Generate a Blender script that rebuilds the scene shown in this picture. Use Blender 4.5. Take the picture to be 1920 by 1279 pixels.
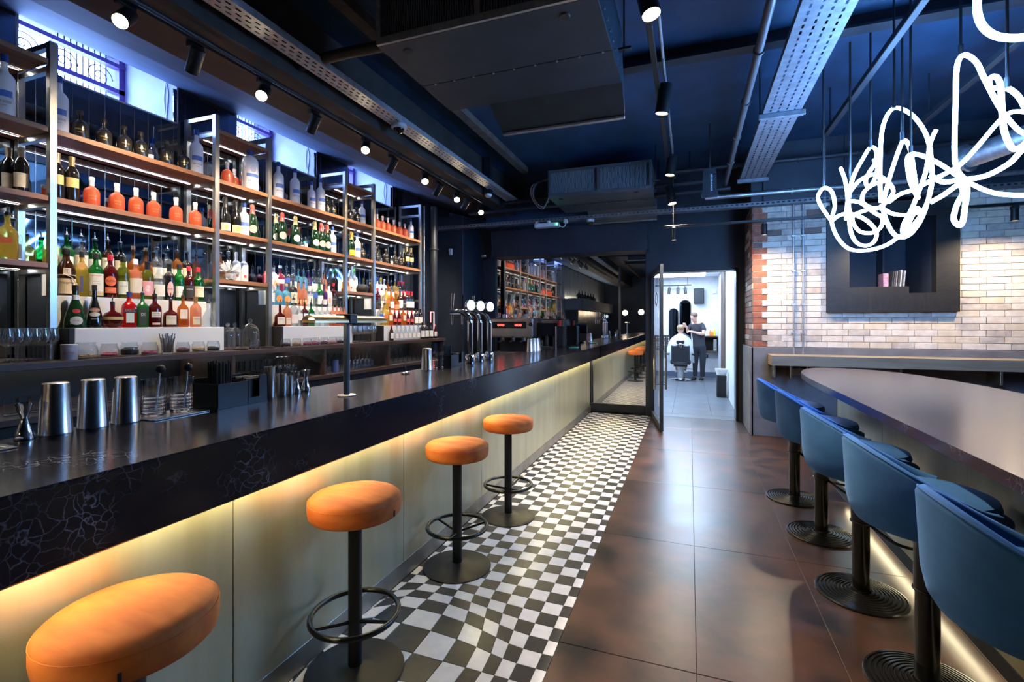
import bpy, bmesh, math, random
from mathutils import Vector, Matrix
random.seed(7)
for _o in list(bpy.data.objects):
    bpy.data.objects.remove(_o)
SC = bpy.context.scene
COL = SC.collection
PI = math.pi

# ------------------------------------------------------------------ camera
CAM_H = 1.48
YAW = math.radians(20.16)
cam_data = bpy.data.cameras.new('camera')
cam_data.sensor_width = 36.0
cam_data.lens = 907.0 / 1920.0 * 36.0
cam_data.shift_y = -33.5 / 1920.0
cam_data.clip_start = 0.05
cam_data.clip_end = 200
cam = bpy.data.objects.new('camera', cam_data)
cam.location = (0, 0, CAM_H)
cam.rotation_euler = (PI / 2, 0, YAW)
COL.objects.link(cam)
SC.camera = cam

# ------------------------------------------------------------------ world and exposure
world = bpy.data.worlds.new('sky')
SC.world = world
world.use_nodes = True
_bg = world.node_tree.nodes['Background']
_bg.inputs[0].default_value = (0.26, 0.44, 1.0, 1)
_bg.inputs[1].default_value = 18.0
SC.view_settings.view_transform = 'Standard'
SC.view_settings.look = 'None'
SC.view_settings.exposure = 1.25
SC.view_settings.gamma = 1.0
SC.view_settings.use_curve_mapping = False
SC.cycles.transparent_max_bounces = 24
SC.cycles.max_bounces = 8
SC.cycles.caustics_reflective = False
SC.cycles.caustics_refractive = False
SC.cycles.sample_clamp_indirect = 4.0

# brightness of each kind of lamp
E_SPOT = 60.0        # watts, track spots over the back bar
E_MID = 190.0        # watts, track spots over the aisle
E_SHELF_LED = 85.0    # emission, shelf strips
E_BAR_LED = 26.0     # emission, strip under the bar top
E_TABLE_LED = 10.0
E_NEON = 34.0
E_BARBER = 52.0

# ------------------------------------------------------------------ materials
MATS = {}
def _nodes(name):
    m = bpy.data.materials.new(name)
    m.use_nodes = True
    nt = m.node_tree
    return m, nt, nt.nodes['Principled BSDF'], nt.nodes['Material Output']
def rgba(c): return (c[0], c[1], c[2], 1.0)
def M(name, color, rough=0.5, metal=0.0, var=0.0, scale=8.0, bump=0.0, bscale=60.0, sheen=0.0, color2=None, stretch=None, spec=None, emit=None, estr=0.0, coat=0.0, rvar=0.0, detail=6.0, distort=0.0, aniso=0.0):
    if name in MATS: return MATS[name]
    m, nt, p, out = _nodes(name)
    L = nt.links.new
    p.inputs['Base Color'].default_value = rgba(color)
    p.inputs['Roughness'].default_value = rough
    p.inputs['Metallic'].default_value = metal
    if spec is not None: p.inputs['Specular IOR Level'].default_value = spec
    if sheen: 
        p.inputs['Sheen Weight'].default_value = sheen
        p.inputs['Sheen Roughness'].default_value = 0.4
        p.inputs['Sheen Tint'].default_value = rgba([min(1, v * 1.6 + .1) for v in color])
    if coat:
        p.inputs['Coat Weight'].default_value = coat
        p.inputs['Coat Roughness'].default_value = 0.08
    if aniso: p.inputs['Anisotropic'].default_value = aniso
    if emit is not None:
        p.inputs['Emission Color'].default_value = rgba(emit)
        p.inputs['Emission Strength'].default_value = estr
    tc = None
    def coords():
        tc = nt.nodes.new('ShaderNodeTexCoord')
        mp = nt.nodes.new('ShaderNodeMapping')
        geo = nt.nodes.new('ShaderNodeNewGeometry')
        L(geo.outputs['Position'], mp.inputs['Vector'])
        mp.inputs['Location'].default_value = (3.37, 1.73, 5.41)
        if stretch: mp.inputs['Scale'].default_value = stretch
        return mp.outputs['Vector']
    if var or color2 is not None or rvar:
        v = coords()
        n = nt.nodes.new('ShaderNodeTexNoise')
        n.inputs['Scale'].default_value = scale
        n.inputs['Detail'].default_value = detail
        n.inputs['Distortion'].default_value = distort
        L(v, n.inputs['Vector'])
        r = nt.nodes.new('ShaderNodeValToRGB')
        c2 = color2 if color2 is not None else [min(1, x * (1 + var) + var * .02) for x in color]
        c1 = color if color2 is not None else [x * (1 - var) for x in color]
        r.color_ramp.elements[0].color = rgba(c1); r.color_ramp.elements[0].position = .33
        r.color_ramp.elements[1].color = rgba(c2); r.color_ramp.elements[1].position = .68
        L(n.outputs['Fac'], r.inputs['Fac'])
        L(r.outputs['Color'], p.inputs['Base Color'])
        if rvar:
            mr = nt.nodes.new('ShaderNodeMapRange')
            mr.inputs[1].default_value = .3; mr.inputs[2].default_value = .7
            mr.inputs[3].default_value = max(0.02, rough - rvar); mr.inputs[4].default_value = min(1, rough + rvar)
            L(n.outputs['Fac'], mr.inputs[0]); L(mr.outputs[0], p.inputs['Roughness'])
    if bump:
        v = coords()
        n = nt.nodes.new('ShaderNodeTexNoise'); n.inputs['Scale'].default_value = bscale; n.inputs['Detail'].default_value = 4
        L(v, n.inputs['Vector'])
        b = nt.nodes.new('ShaderNodeBump'); b.inputs['Strength'].default_value = bump; b.inputs['Distance'].default_value = 0.01
        L(n.outputs['Fac'], b.inputs['Height']); L(b.outputs['Normal'], p.inputs['Normal'])
    MATS[name] = m
    return m
def EM(name, color, strength):
    if name in MATS: return MATS[name]
    m, nt, p, out = _nodes(name)
    nt.nodes.remove(p)
    e = nt.nodes.new('ShaderNodeEmission')
    e.inputs[0].default_value = rgba(color); e.inputs[1].default_value = strength
    nt.links.new(e.outputs[0], out.inputs[0])
    MATS[name] = m
    return m
def GL(name, tint, body=0.0, bodycol=None, rough=0.03, ior=1.45, edge=.55, trans=.6, power=3.5):
    """thin glass: tinted see-through, fresnel gloss, a share of coloured translucent body"""
    if name in MATS: return MATS[name]
    m, nt, p, out = _nodes(name)
    nt.nodes.remove(p)
    L = nt.links.new
    tr = nt.nodes.new('ShaderNodeBsdfTransparent'); tr.inputs[0].default_value = rgba(tint)
    base = tr.outputs[0]
    if body > 0:
        d = nt.nodes.new('ShaderNodeBsdfDiffuse'); t = nt.nodes.new('ShaderNodeBsdfTranslucent')
        for q in (d, t): q.inputs[0].default_value = rgba(bodycol or tint)
        mx = nt.nodes.new('ShaderNodeMixShader'); mx.inputs[0].default_value = trans
        L(d.outputs[0], mx.inputs[1]); L(t.outputs[0], mx.inputs[2])
        m2 = nt.nodes.new('ShaderNodeMixShader'); m2.inputs[0].default_value = body
        L(tr.outputs[0], m2.inputs[1]); L(mx.outputs[0], m2.inputs[2])
        base = m2.outputs[0]
    g = nt.nodes.new('ShaderNodeBsdfGlossy'); g.inputs['Roughness'].default_value = rough
    lw = nt.nodes.new('ShaderNodeLayerWeight'); lw.inputs['Blend'].default_value = .5
    pw = nt.nodes.new('ShaderNodeMath'); pw.operation = 'POWER'; pw.inputs[1].default_value = power
    L(lw.outputs['Facing'], pw.inputs[0])
    fr = nt.nodes.new('ShaderNodeMath'); fr.operation = 'MULTIPLY_ADD'; fr.inputs[1].default_value = edge; fr.inputs[2].default_value = .045
    L(pw.outputs[0], fr.inputs[0])
    m3 = nt.nodes.new('ShaderNodeMixShader')
    L(fr.outputs[0], m3.inputs[0]); L(base, m3.inputs[1]); L(g.outputs[0], m3.inputs[2])
    L(m3.outputs[0], out.inputs[0])
    MATS[name] = m
    return m

def marble(name, base, vein, rough):
    m, nt, p, out = _nodes(name)
    L = nt.links.new
    geo = nt.nodes.new('ShaderNodeNewGeometry')
    n0 = nt.nodes.new('ShaderNodeTexNoise'); n0.inputs['Scale'].default_value = 9; n0.inputs['Detail'].default_value = 5
    L(geo.outputs['Position'], n0.inputs['Vector'])
    mixv = nt.nodes.new('ShaderNodeVectorMath'); mixv.operation = 'MULTIPLY_ADD'
    mixv.inputs[1].default_value = (.10, .10, .10)
    L(n0.outputs['Color'], mixv.inputs[0]); L(geo.outputs['Position'], mixv.inputs[2])
    v = nt.nodes.new('ShaderNodeTexVoronoi'); v.feature = 'DISTANCE_TO_EDGE'; v.inputs['Scale'].default_value = 30
    L(mixv.outputs[0], v.inputs['Vector'])
    r = nt.nodes.new('ShaderNodeValToRGB')
    r.color_ramp.elements[0].position = 0.0; r.color_ramp.elements[0].color = (1, 1, 1, 1)
    r.color_ramp.elements[1].position = .045; r.color_ramp.elements[1].color = (0, 0, 0, 1)
    L(v.outputs['Distance'], r.inputs[0])
    n1 = nt.nodes.new('ShaderNodeTexNoise'); n1.inputs['Scale'].default_value = 3.4; n1.inputs['Detail'].default_value = 4
    L(geo.outputs['Position'], n1.inputs['Vector'])
    r1 = nt.nodes.new('ShaderNodeValToRGB')
    r1.color_ramp.elements[0].position = .53; r1.color_ramp.elements[0].color = (0, 0, 0, 1)
    r1.color_ramp.elements[1].position = .74; r1.color_ramp.elements[1].color = (1, 1, 1, 1)
    L(n1.outputs['Fac'], r1.inputs[0])
    mu = nt.nodes.new('ShaderNodeMath'); mu.operation = 'MULTIPLY'
    L(r.outputs[0], mu.inputs[0]); L(r1.outputs[0], mu.inputs[1])
    mc = nt.nodes.new('ShaderNodeMixRGB'); mc.inputs[1].default_value = rgba(base); mc.inputs[2].default_value = rgba(vein)
    L(mu.outputs[0], mc.inputs[0]); L(mc.outputs[0], p.inputs['Base Color'])
    p.inputs['Roughness'].default_value = rough
    MATS[name] = m
    return m
def wood(name, c1, c2, rough=.4, axis=1, scale=14):
    st = [scale, scale, scale]; st[axis] = scale * .06
    return M(name, c1, rough, color2=c2, scale=1.6, stretch=tuple(st), detail=8, distort=.6)

m_marble = marble('black veined stone', (.012, .012, .017), (.34, .34, .38), .16)
m_tabletop = marble('brown veined stone', (.055, .038, .034), (.28, .24, .22), .2)
m_zinc = M('brushed zinc panel', (.44, .41, .25), .36, .55, color2=(.56, .56, .40), scale=2.2, stretch=(3, 3, .5), rvar=.06)
m_kick = M('kick plate', (.30, .29, .25), .4, .8, var=.2, scale=6)
m_orange = M('orange velvet', (.56, .105, .010), .75, color2=(.80, .22, .035), scale=3.2, stretch=(1, 4, 4), sheen=.25, bump=.05, bscale=180)
m_bluevelvet = M('blue velvet', (.012, .085, .25), .75, color2=(.025, .13, .33), scale=7, sheen=.7, bump=.05, bscale=180)
m_blackmetal = M('black powder coat', (.012, .012, .013), .42, .3)
m_blackgloss = M('black lacquer', (.010, .010, .011), .22, .2)
m_steel = M('brushed steel', (.62, .60, .57), .26, 1.0, var=.12, scale=10, stretch=(1, 1, .2))
m_frame = M('satin steel tube', (.56, .53, .46), .32, 1.0, var=.1, scale=6)
m_chrome = M('chrome', (.8, .8, .82), .06, 1.0)
m_brass = M('brushed brass', (.66, .48, .26), .3, 1.0)
m_wood = wood('walnut shelf', (.20, .085, .038), (.33, .155, .075), .42, 1)
m_darkwood = wood('dark oak counter', (.055, .032, .026), (.10, .06, .045), .45, 1)
m_ceil = M('dark ceiling paint', (.008, .040, .092), .55, var=.25, scale=3, bump=.06, bscale=8)
m_soffit = M('window lit soffit plaster', (.075, .125, .21), .7, var=.15, scale=3, bump=.1, bscale=6)  # blue of the window light is put into the plaster colour
m_navy = M('navy wall paint', (.018, .026, .042), .55, var=.2, scale=2)
m_reveal = M('painted plaster reveal', (.50, .50, .56), .6, var=.1, scale=4)
m_greyrender = M('grey rendered wall', (.15, .15, .16), .7, var=.2, scale=5, bump=.15, bscale=14)
m_tilew = M('white floor tile', (.80, .79, .77), .22, var=.05, scale=20)
m_tileb = M('charcoal floor tile', (.030, .030, .032), .35, var=.15, scale=20)
m_grout = M('dark grout', (.02, .02, .02), .8)
m_brown = M('rust brown floor tile', (.016, .013, .013), .31, color2=(.080, .036, .024), scale=4.5, detail=12, rvar=.025, bump=.03, bscale=30, distort=.2)
m_greytile = M('grey slate tile', (.10, .11, .13), .33, var=.06, scale=4, rvar=.04)
m_galv = M('galvanised steel', (.42, .43, .44), .42, .8, var=.2, scale=25)
m_paintsteel = M('painted dark steel', (.020, .025, .033), .5, .4, var=.2, scale=6)
m_duct = M('air unit casing', (.10, .115, .125), .5, .5, var=.12, scale=5)
m_mirror = M('mirror glass', (.86, .87, .87), .004, 1.0)
m_backmirror = M('smoked mirror strip', (.30, .35, .42), .03, 1.0)
m_white = M('white paint', (.75, .75, .75), .5)
m_whiteplastic = M('white plastic', (.7, .7, .7), .35)
m_black = M('matte black', (.010, .010, .011), .6)
m_acrylic = M('white acrylic riser', (.72, .74, .74), .3)
m_clear = GL('clear glass', (.94, .96, .97), .012, (.9, .95, 1.0), rough=.04, edge=.85)
def crystal():
    m, nt, p, out = _nodes('cut crystal'); nt.nodes.remove(p)
    g = nt.nodes.new('ShaderNodeBsdfGlass'); g.inputs['IOR'].default_value = 1.5; g.inputs['Roughness'].default_value = 0.04
    nt.links.new(g.outputs[0], out.inputs[0]); return m
m_crystal = crystal()
m_stemware = GL('stemware glass', (.95, .97, .98), .03, (.9, .95, 1.0), rough=.05, edge=.95, power=1.6)
m_pane = GL('window pane', (.95, .96, .98), 0, rough=.01, ior=1.35)
m_shelfled = EM('shelf light strip', (.80, .90, 1.0), E_SHELF_LED)
m_neon = EM('neon tube', (.20, .46, 1.0), E_NEON)
m_spotbulb = EM('warm spot lamp', (1.0, .80, .52), 40)
m_barled = EM('warm light strip', (1.0, .84, .46), E_BAR_LED)
m_tableled = EM('cream light strip', (1.0, .86, .55), E_TABLE_LED)

# ------------------------------------------------------------------ mesh helpers
class MB:
    def __init__(s): s.v = []; s.f = []
    def add(s, vs, fs):
        n = len(s.v); s.v += [tuple(v) for v in vs]; s.f += [tuple(i + n for i in f) for f in fs]; return s
    def box(s, x0, x1, y0, y1, z0, z1):
        return s.add([(x0, y0, z0), (x1, y0, z0), (x1, y1, z0), (x0, y1, z0), (x0, y0, z1), (x1, y0, z1), (x1, y1, z1), (x0, y1, z1)],
                     [(0, 3, 2, 1), (4, 5, 6, 7), (0, 1, 5, 4), (1, 2, 6, 5), (2, 3, 7, 6), (3, 0, 4, 7)])
    def rbox(s, x0, x1, y0, y1, z0, z1, b=.004):
        """box with chamfered edges"""
        bm = bmesh.new(); bmesh.ops.create_cube(bm, size=1)
        for v in bm.verts:
            v.co = Vector(((x0 + x1) / 2 + v.co.x * (x1 - x0), (y0 + y1) / 2 + v.co.y * (y1 - y0), (z0 + z1) / 2 + v.co.z * (z1 - z0)))
        bmesh.ops.bevel(bm, geom=bm.edges[:], offset=b, segments=1, affect='EDGES')
        bm.verts.index_update()
        s.add([v.co[:] for v in bm.verts], [[v.index for v in f.verts] for f in bm.faces]); bm.free(); return s
    def lathe(s, prof, n=24, c=(0, 0, 0), sx=1.0, sy=1.0):
        """prof: list of (r, z); closed with caps where r ends above zero"""
        base = len(s.v); k = len(prof)
        for r, z in prof:
            for i in range(n):
                a = 2 * PI * i / n
                s.v.append((c[0] + r * sx * math.cos(a), c[1] + r * sy * math.sin(a), c[2] + z))
        for j in range(k - 1):
            for i in range(n):
                i2 = (i + 1) % n
                s.f.append((base + j * n + i, base + j * n + i2, base + (j + 1) * n + i2, base + (j + 1) * n + i))
        if prof[0][0] > 1e-5: s.f.append(tuple(base + i for i in reversed(range(n))))
        if prof[-1][0] > 1e-5: s.f.append(tuple(base + (k - 1) * n + i for i in range(n)))
        return s
    def tube(s, pts, r, n=10, closed=False, caps=True):
        pts = [Vector(p) for p in pts]; base = len(s.v); k = len(pts)
        if isinstance(r, (int, float)): r = [r] * k
        up = None
        for j in range(k):
            if closed: t = pts[(j + 1) % k] - pts[j - 1]
            else: t = pts[min(j + 1, k - 1)] - pts[max(j - 1, 0)]
            if t.length < 1e-9: t = Vector((0, 0, 1))
            t.normalize()
            if up is None:
                up = Vector((0, 0, 1)) if abs(t.z) < .9 else Vector((1, 0, 0))
            up = (up - t * up.dot(t))
            if up.length < 1e-6: up = t.orthogonal()
            up.normalize(); w = t.cross(up)
            for i in range(n):
                a = 2 * PI * i / n
                s.v.append(tuple(pts[j] + (up * math.cos(a) + w * math.sin(a)) * r[j]))
        for j in range(k if closed else k - 1):
            j2 = (j + 1) % k
            for i in range(n):
                i2 = (i + 1) % n
                s.f.append((base + j * n + i, base + j * n + i2, base + j2 * n + i2, base + j2 * n + i))
        if not closed and caps:
            s.f.append(tuple(base + i for i in reversed(range(n))))
            s.f.append(tuple(base + (k - 1) * n + i for i in range(n)))
        return s
    def cyl(s, p0, p1, r0, r1=None, n=16):
        return s.tube([p0, p1], [r0, r0 if r1 is None else r1], n)
    def ring(s, c, R, r, n=32, m=8):
        return s.tube([(c[0] + R * math.cos(2 * PI * i / n), c[1] + R * math.sin(2 * PI * i / n), c[2]) for i in range(n)], r, m, closed=True)
    def prism(s, poly, z0, z1):
        n = len(poly)
        return s.add([(x, y, z0) for x, y in poly] + [(x, y, z1) for x, y in poly],
                     [tuple(reversed(range(n))), tuple(range(n, 2 * n))] + [(i, (i + 1) % n, (i + 1) % n + n, i + n) for i in range(n)])
    def xf(s, mat):
        s.v = [tuple(mat @ Vector(v)) for v in s.v]; return s
    def mesh(s, name, mat, smooth=None):
        me = bpy.data.meshes.new(name)
        me.from_pydata(s.v, [], s.f)
        if mat is not None: me.materials.append(mat)
        if smooth is not None:
            bm = bmesh.new(); bm.from_mesh(me)
            for f in bm.faces: f.smooth = True
            ang = math.radians(smooth)
            for e in bm.edges:
                if len(e.link_faces) == 2 and e.calc_face_angle(0) > ang: e.smooth = False
            bm.to_mesh(me); bm.free()
        me.validate(); me.update()
        return me
    def build(s, name, mat, parent=None, smooth=None, world=False):
        return link(name, s.mesh(name, mat, smooth), parent, world)
def link(name, me, parent=None, world=False, loc=None, rotz=None):
    o = bpy.data.objects.new(name, me); COL.objects.link(o)
    if parent is not None:
        o.parent = parent
        if world: o.location = -Vector(parent.location)
    if loc is not None: o.location = loc
    if rotz is not None: o.rotation_euler = (0, 0, rotz)
    return o
def tag(o, label, cat, group=None):
    o['label'] = label; o['category'] = cat
    if group: o['group'] = group
    return o
def thing(name, label, cat, loc=(0, 0, 0), rotz=0.0, group=None):
    o = bpy.data.objects.new(name, None); COL.objects.link(o)
    o.empty_display_size = .1; o.location = loc; o.rotation_euler = (0, 0, rotz)
    return tag(o, label, cat, group)
def struct(o, label=None):
    o['kind'] = 'structure'
    if label: o['label'] = label
    return o
def stuff(o, label=None):
    o['kind'] = 'stuff'
    if label: o['label'] = label
    return o
def dup(root, loc, rotz, label, group=None):
    r = root.copy(); COL.objects.link(r); r.location = loc; r.rotation_euler = (0, 0, rotz); r['label'] = label
    if group: r['group'] = group
    for ch in list(root.children):
        c = ch.copy(); COL.objects.link(c); c.parent = r
        for g in ch.children:
            d = g.copy(); COL.objects.link(d); d.parent = c
    return r
def smoothpts(pts, k=6, closed=False):
    """Catmull-Rom through the points"""
    P = [Vector(p) for p in pts]; n = len(P); out = []
    for i in range(n if closed else n - 1):
        if closed: a, b, c, d = P[i - 1], P[i], P[(i + 1) % n], P[(i + 2) % n]
        else: a, b, c, d = P[max(i - 1, 0)], P[i], P[i + 1], P[min(i + 2, n - 1)]
        for j in range(k):
            t = j / k
            out.append(.5 * ((2 * b) + (c - a) * t + (2 * a - 5 * b + 4 * c - d) * t * t + (3 * b - a - 3 * c + d) * t ** 3))
    if not closed: out.append(P[-1])
    return out
ORD = ['first', 'second', 'third', 'fourth', 'fifth', 'sixth', 'seventh', 'eighth', 'ninth', 'tenth', 'eleventh', 'twelfth', 'thirteenth', 'fourteenth', 'fifteenth', 'sixteenth']
# text as mesh (flat, in XZ plane facing -Y, centred)
_TXT = {}
def text_mb(s, height, width=None, depth=.0006):
    key = s
    if key not in _TXT:
        cu = bpy.data.curves.new('lettering', 'FONT'); cu.body = s; cu.size = 1.0; cu.align_x = 'CENTER'; cu.resolution_u = 2
        o = bpy.data.objects.new('lettering', cu); COL.objects.link(o)
        dg = bpy.context.evaluated_depsgraph_get(); dg.update()
        me = o.evaluated_get(dg).to_mesh()
        vs = [v.co.copy() for v in me.vertices]; fs = [tuple(p.vertices) for p in me.polygons]
        o.evaluated_get(dg).to_mesh_clear()
        bpy.data.objects.remove(o); bpy.data.curves.remove(cu)
        _TXT[key] = (vs, fs)
    vs, fs = _TXT[key]
    if not vs: return MB()
    x0 = min(v.x for v in vs); x1 = max(v.x for v in vs); y0 = min(v.y for v in vs); y1 = max(v.y for v in vs)
    k = height / (y1 - y0); kx = k
    if width: kx = width / (x1 - x0)
    mb = MB(); mb.add([((v.x - (x0 + x1) / 2) * kx, 0, (v.y - (y0 + y1) / 2) * k) for v in vs], fs)
    return mb
# ================================================================== the shell
MIR_Y = 8.1
# floor slab and tiles
floor = struct(MB().box(-5.0, 5.2, -9.2, 8.3, -.15, -.010).build('floor', m_grout))
tile_mesh = MB().rbox(-.2985, .2985, -.6235, .6235, -.0095, 0, .0015).mesh('floor_tile', m_brown)
for i in range(7):
    for j in range(6):
        x = -.57 + .598 * (i + .5); y = -.315 + 1.25 * (j + .5) - 1.25 * 0
        o = link('floor_tile', tile_mesh, floor, loc=(x, -.315 + 1.25 * (j + .5), 0))
tile2 = MB().rbox(-.2985, .2985, -.435, .435, -.0095, 0, .0015).mesh('floor_tile', m_brown)
for i in range(3): link('floor_tile', tile2, floor, loc=(-.57 + .598 * (i + .5), 7.625, 0))
MB().rbox(-.57, .72, 8.064, 8.34, -.0095, .001, .001).build('threshold', m_greytile, floor)
stuff(MB().box(-.57, 3.62, -9.2, -.32, -.0095, 0).build('floor_tile_field', m_brown, floor))
# warped checker tiles between the bar and the aisle
BC = (-1.27, 1.88); BK, BS = .78, .33
def warp(x, y):
    dx, dy = x - BC[0], y - BC[1]
    r2 = (dx * dx + dy * dy) / (BS * BS)
    edge = min(1.0, max(0.0, (-.60 - x) / .25)) * min(1.0, max(0.0, (x + 1.56) / .10))
    k = BK * math.exp(-r2) * edge
    return x + dx * k, y + dy * k
TS = .0985
cells = []
for j in range(-14, 75):
    for i in range(11):
        x1 = -.57 - (.05 + TS * (i - 1) if i > 0 else 0); x0 = -.57 - (.05 + TS * i)
        if x1 < -1.545: continue
        x0 = max(x0, -1.548)
        y0 = .70 + TS * j; y1 = y0 + TS
        if y1 > 8.075: continue
        g = .0012
        q = [warp(x0 + g, y0 + g), warp(x1 - g, y0 + g), warp(x1 - g, y1 - g), warp(x0 + g, y1 - g)]
        cells.append(((q[0][1] + q[2][1]) / 2, q, (i + j) % 2))
near = sorted([c for c in cells if c[0] > 1.12], key=lambda c: c[0])
rest = {0: MB(), 1: MB()}
for n, (yy, q, col) in enumerate(near):
    vs = [(x, y, -.0095) for x, y in q] + [(x, y, 0) for x, y in q]
    fs = [(0, 3, 2, 1), (4, 5, 6, 7), (0, 1, 5, 4), (1, 2, 6, 5), (2, 3, 7, 6), (3, 0, 4, 7)]
    if n < 300:
        MB().add(vs, fs).build('checker_tile', (m_tilew, m_tileb)[col], floor)
    else: rest[col].add(vs, fs)
for c in cells:
    if c[0] <= 1.12:
        rest[c[2]].add([(x, y, -.0095) for x, y in c[1]] + [(x, y, 0) for x, y in c[1]], [(0, 3, 2, 1), (4, 5, 6, 7), (0, 1, 5, 4), (1, 2, 6, 5), (2, 3, 7, 6), (3, 0, 4, 7)])
stuff(rest[0].build('white_checker_field', m_tilew, floor)); stuff(rest[1].build('charcoal_checker_field', m_tileb, floor))

# ceiling and soffit over the back bar
ceiling = struct(MB().box(-2.75, 5.2, -9.2, 8.3, 3.82, 4.0).build('ceiling', m_ceil))
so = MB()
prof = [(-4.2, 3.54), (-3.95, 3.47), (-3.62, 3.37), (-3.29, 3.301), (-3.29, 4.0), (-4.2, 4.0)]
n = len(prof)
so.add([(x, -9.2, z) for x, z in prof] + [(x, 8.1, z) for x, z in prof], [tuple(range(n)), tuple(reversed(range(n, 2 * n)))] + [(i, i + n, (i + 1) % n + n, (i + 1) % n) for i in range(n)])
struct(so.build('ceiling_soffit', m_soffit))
struct(MB().box(-3.289, -2.75, -9.2, 8.1, 3.30, 4.0).build('ceiling_beam', M('shaded brown beam', (.040, .034, .030), .65, var=.2, scale=4)))  # soffit part away from the windows, its shade put into the colour
# boards and beams on the ceiling
struct(MB().box(-2.38, -2.28, -9, 6.9, 3.74, 3.819).build('trim_1', M('bare timber lath', (.13, .10, .08), .7, var=.2)))
for k, yy in enumerate((4.35, 1.9, -2.5)):
    struct(MB().box(-2.3, 5.1, yy - .06, yy + .06, 3.70, 3.72).box(-2.3, 5.1, yy - .008, yy + .008, 3.72, 3.82).build('trim_%d' % (k + 2), m_paintsteel))

# left wall with window recesses
wl = MB()
bays = [(-.35, .68), (1.885, 2.97), (3.544, 4.651), (5.202, 6.233)]
ys = [-9.2] + [v for b in bays for v in b] + [8.1]
wl.box(-5.2, -4.22, -9.2, 8.1, -.15, 3.22)
for a, b in zip(ys[0::2], ys[1::2]): wl.box(-5.2, -4.22, a, b, 3.22, 4.0)
wl.box(-5.2, -4.22, -9.2, 8.1, 3.98, 4.1)
wall_left = struct(wl.build('wall_left', m_navy))
# plastered reveals
for k, (a, b) in enumerate(bays):
    r = MB()
    r.box(-4.9, -4.205, b - .012, b, 3.22, 3.98).box(-4.9, -4.205, a, a + .012, 3.22, 3.98).box(-4.9, -4.205, a, b, 3.22, 3.232).box(-4.9, -4.205, a, b, 3.955, 3.98)
    r.build('window_reveal', m_reveal, wall_left)
m_winframe = M('violet window frame', (.10, .045, .22), .4)
m_wrought = M('wrought iron', (.03, .03, .035), .5, .3)
for k, (a, b) in enumerate(bays):
    w = bpy.data.objects.new('window_%d' % (k + 1), None); COL.objects.link(w); struct(w)
    a1, b1 = a + .013, b - .013
    f = MB(); x0, x1 = -4.95, -4.885
    f.box(x0, x1, a1, a1 + .05, 3.25, 3.955).box(x0, x1, b1 - .05, b1, 3.25, 3.955).box(x0, x1, a1, b1, 3.25, 3.30).box(x0, x1, a1, b1, 3.905, 3.955)
    f.build('frame', m_winframe, w)
    MB().box(x0, x1 + .01, a1, b1, 3.80, 3.835).build('rail', m_winframe, w)
    MB().box(x0, x1, a1, b1, 3.57, 3.61).build('rail', m_winframe, w)
    for z0, z1 in ((3.30, 3.57), (3.61, 3.80), (3.835, 3.905)):
        MB().box(-4.925, -4.919, a1 + .05, b1 - .05, z0, z1).build('pane', m_pane, w)
    g = MB()
    for q in range(4):
        cy = a1 + .12 + q * (b1 - a1 - .2) / 3.2
        pts = [(-5.02, cy + (.11 - .10 * t / 26) * math.cos(t * .48), 3.72 + (.11 - .10 * t / 26) * math.sin(t * .48)) for t in range(27)]
        g.tube(pts, .005, 5)
    for q in range(9):
        yy = a1 + .62 + q * .045
        if yy < b1 - .03: g.tube([(-5.02, yy, 3.5), (-5.02, yy, 3.95)], .005, 5)
    g.tube([(-5.02, a1, 3.94), (-5.02, b1, 3.94)], .007, 5)
    stuff(g.build('iron_scrollwork', m_wrought, w))
    pl = bpy.data.lights.new('window_daylight', 'AREA'); pl.shape = 'RECTANGLE'; pl.size = b1 - a1; pl.size_y = .65; pl.cycles.is_portal = True
    po = bpy.data.objects.new('window_daylight', pl); COL.objects.link(po); po.location = (-5.1, (a1 + b1) / 2, 3.62); po.rotation_euler = (0, -PI / 2, 0)
# smoked mirror strips behind the shelves
strip = {}
ystart = .62
k = 0
while ystart + .105 < 6.60:
    yc = ystart + .0525
    inwin = any(a < yc < b for a, b in bays)
    top = 3.215 if inwin else 3.52
    if top not in strip: strip[top] = MB().rbox(-.006, .006, -.0505, .0505, 1.27, top, .0015).mesh('mirror_strip', m_backmirror)
    link('mirror_strip', strip[top], wall_left, loc=(-4.212, yc, 0))
    ystart += .105
# bright aluminium lines between strips
al = MB(); yy = .62
while yy < 6.61:
    inwin = any(a < yy < b for a, b in bays)
    al.box(-4.217, -4.2045, yy - .0018, yy + .0018, 1.27, 3.215 if inwin else 3.52); yy += .105
stuff(al.build('strip_joint', m_steel, wall_left))
# cables in the recesses
for (a, b) in bays[1:]:
    y = b - .016
    stuff(MB().tube(smoothpts([(-4.33, y, 3.95), (-4.36, y, 3.7), (-4.31, y, 3.5), (-4.34, y, 3.25)]), .006, 6).tube(smoothpts([(-4.40, y, 3.95), (-4.34, y, 3.66), (-4.36, y, 3.45), (-4.32, y, 3.25)]), .005, 6).build('cable', m_whiteplastic, wall_left))

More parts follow.
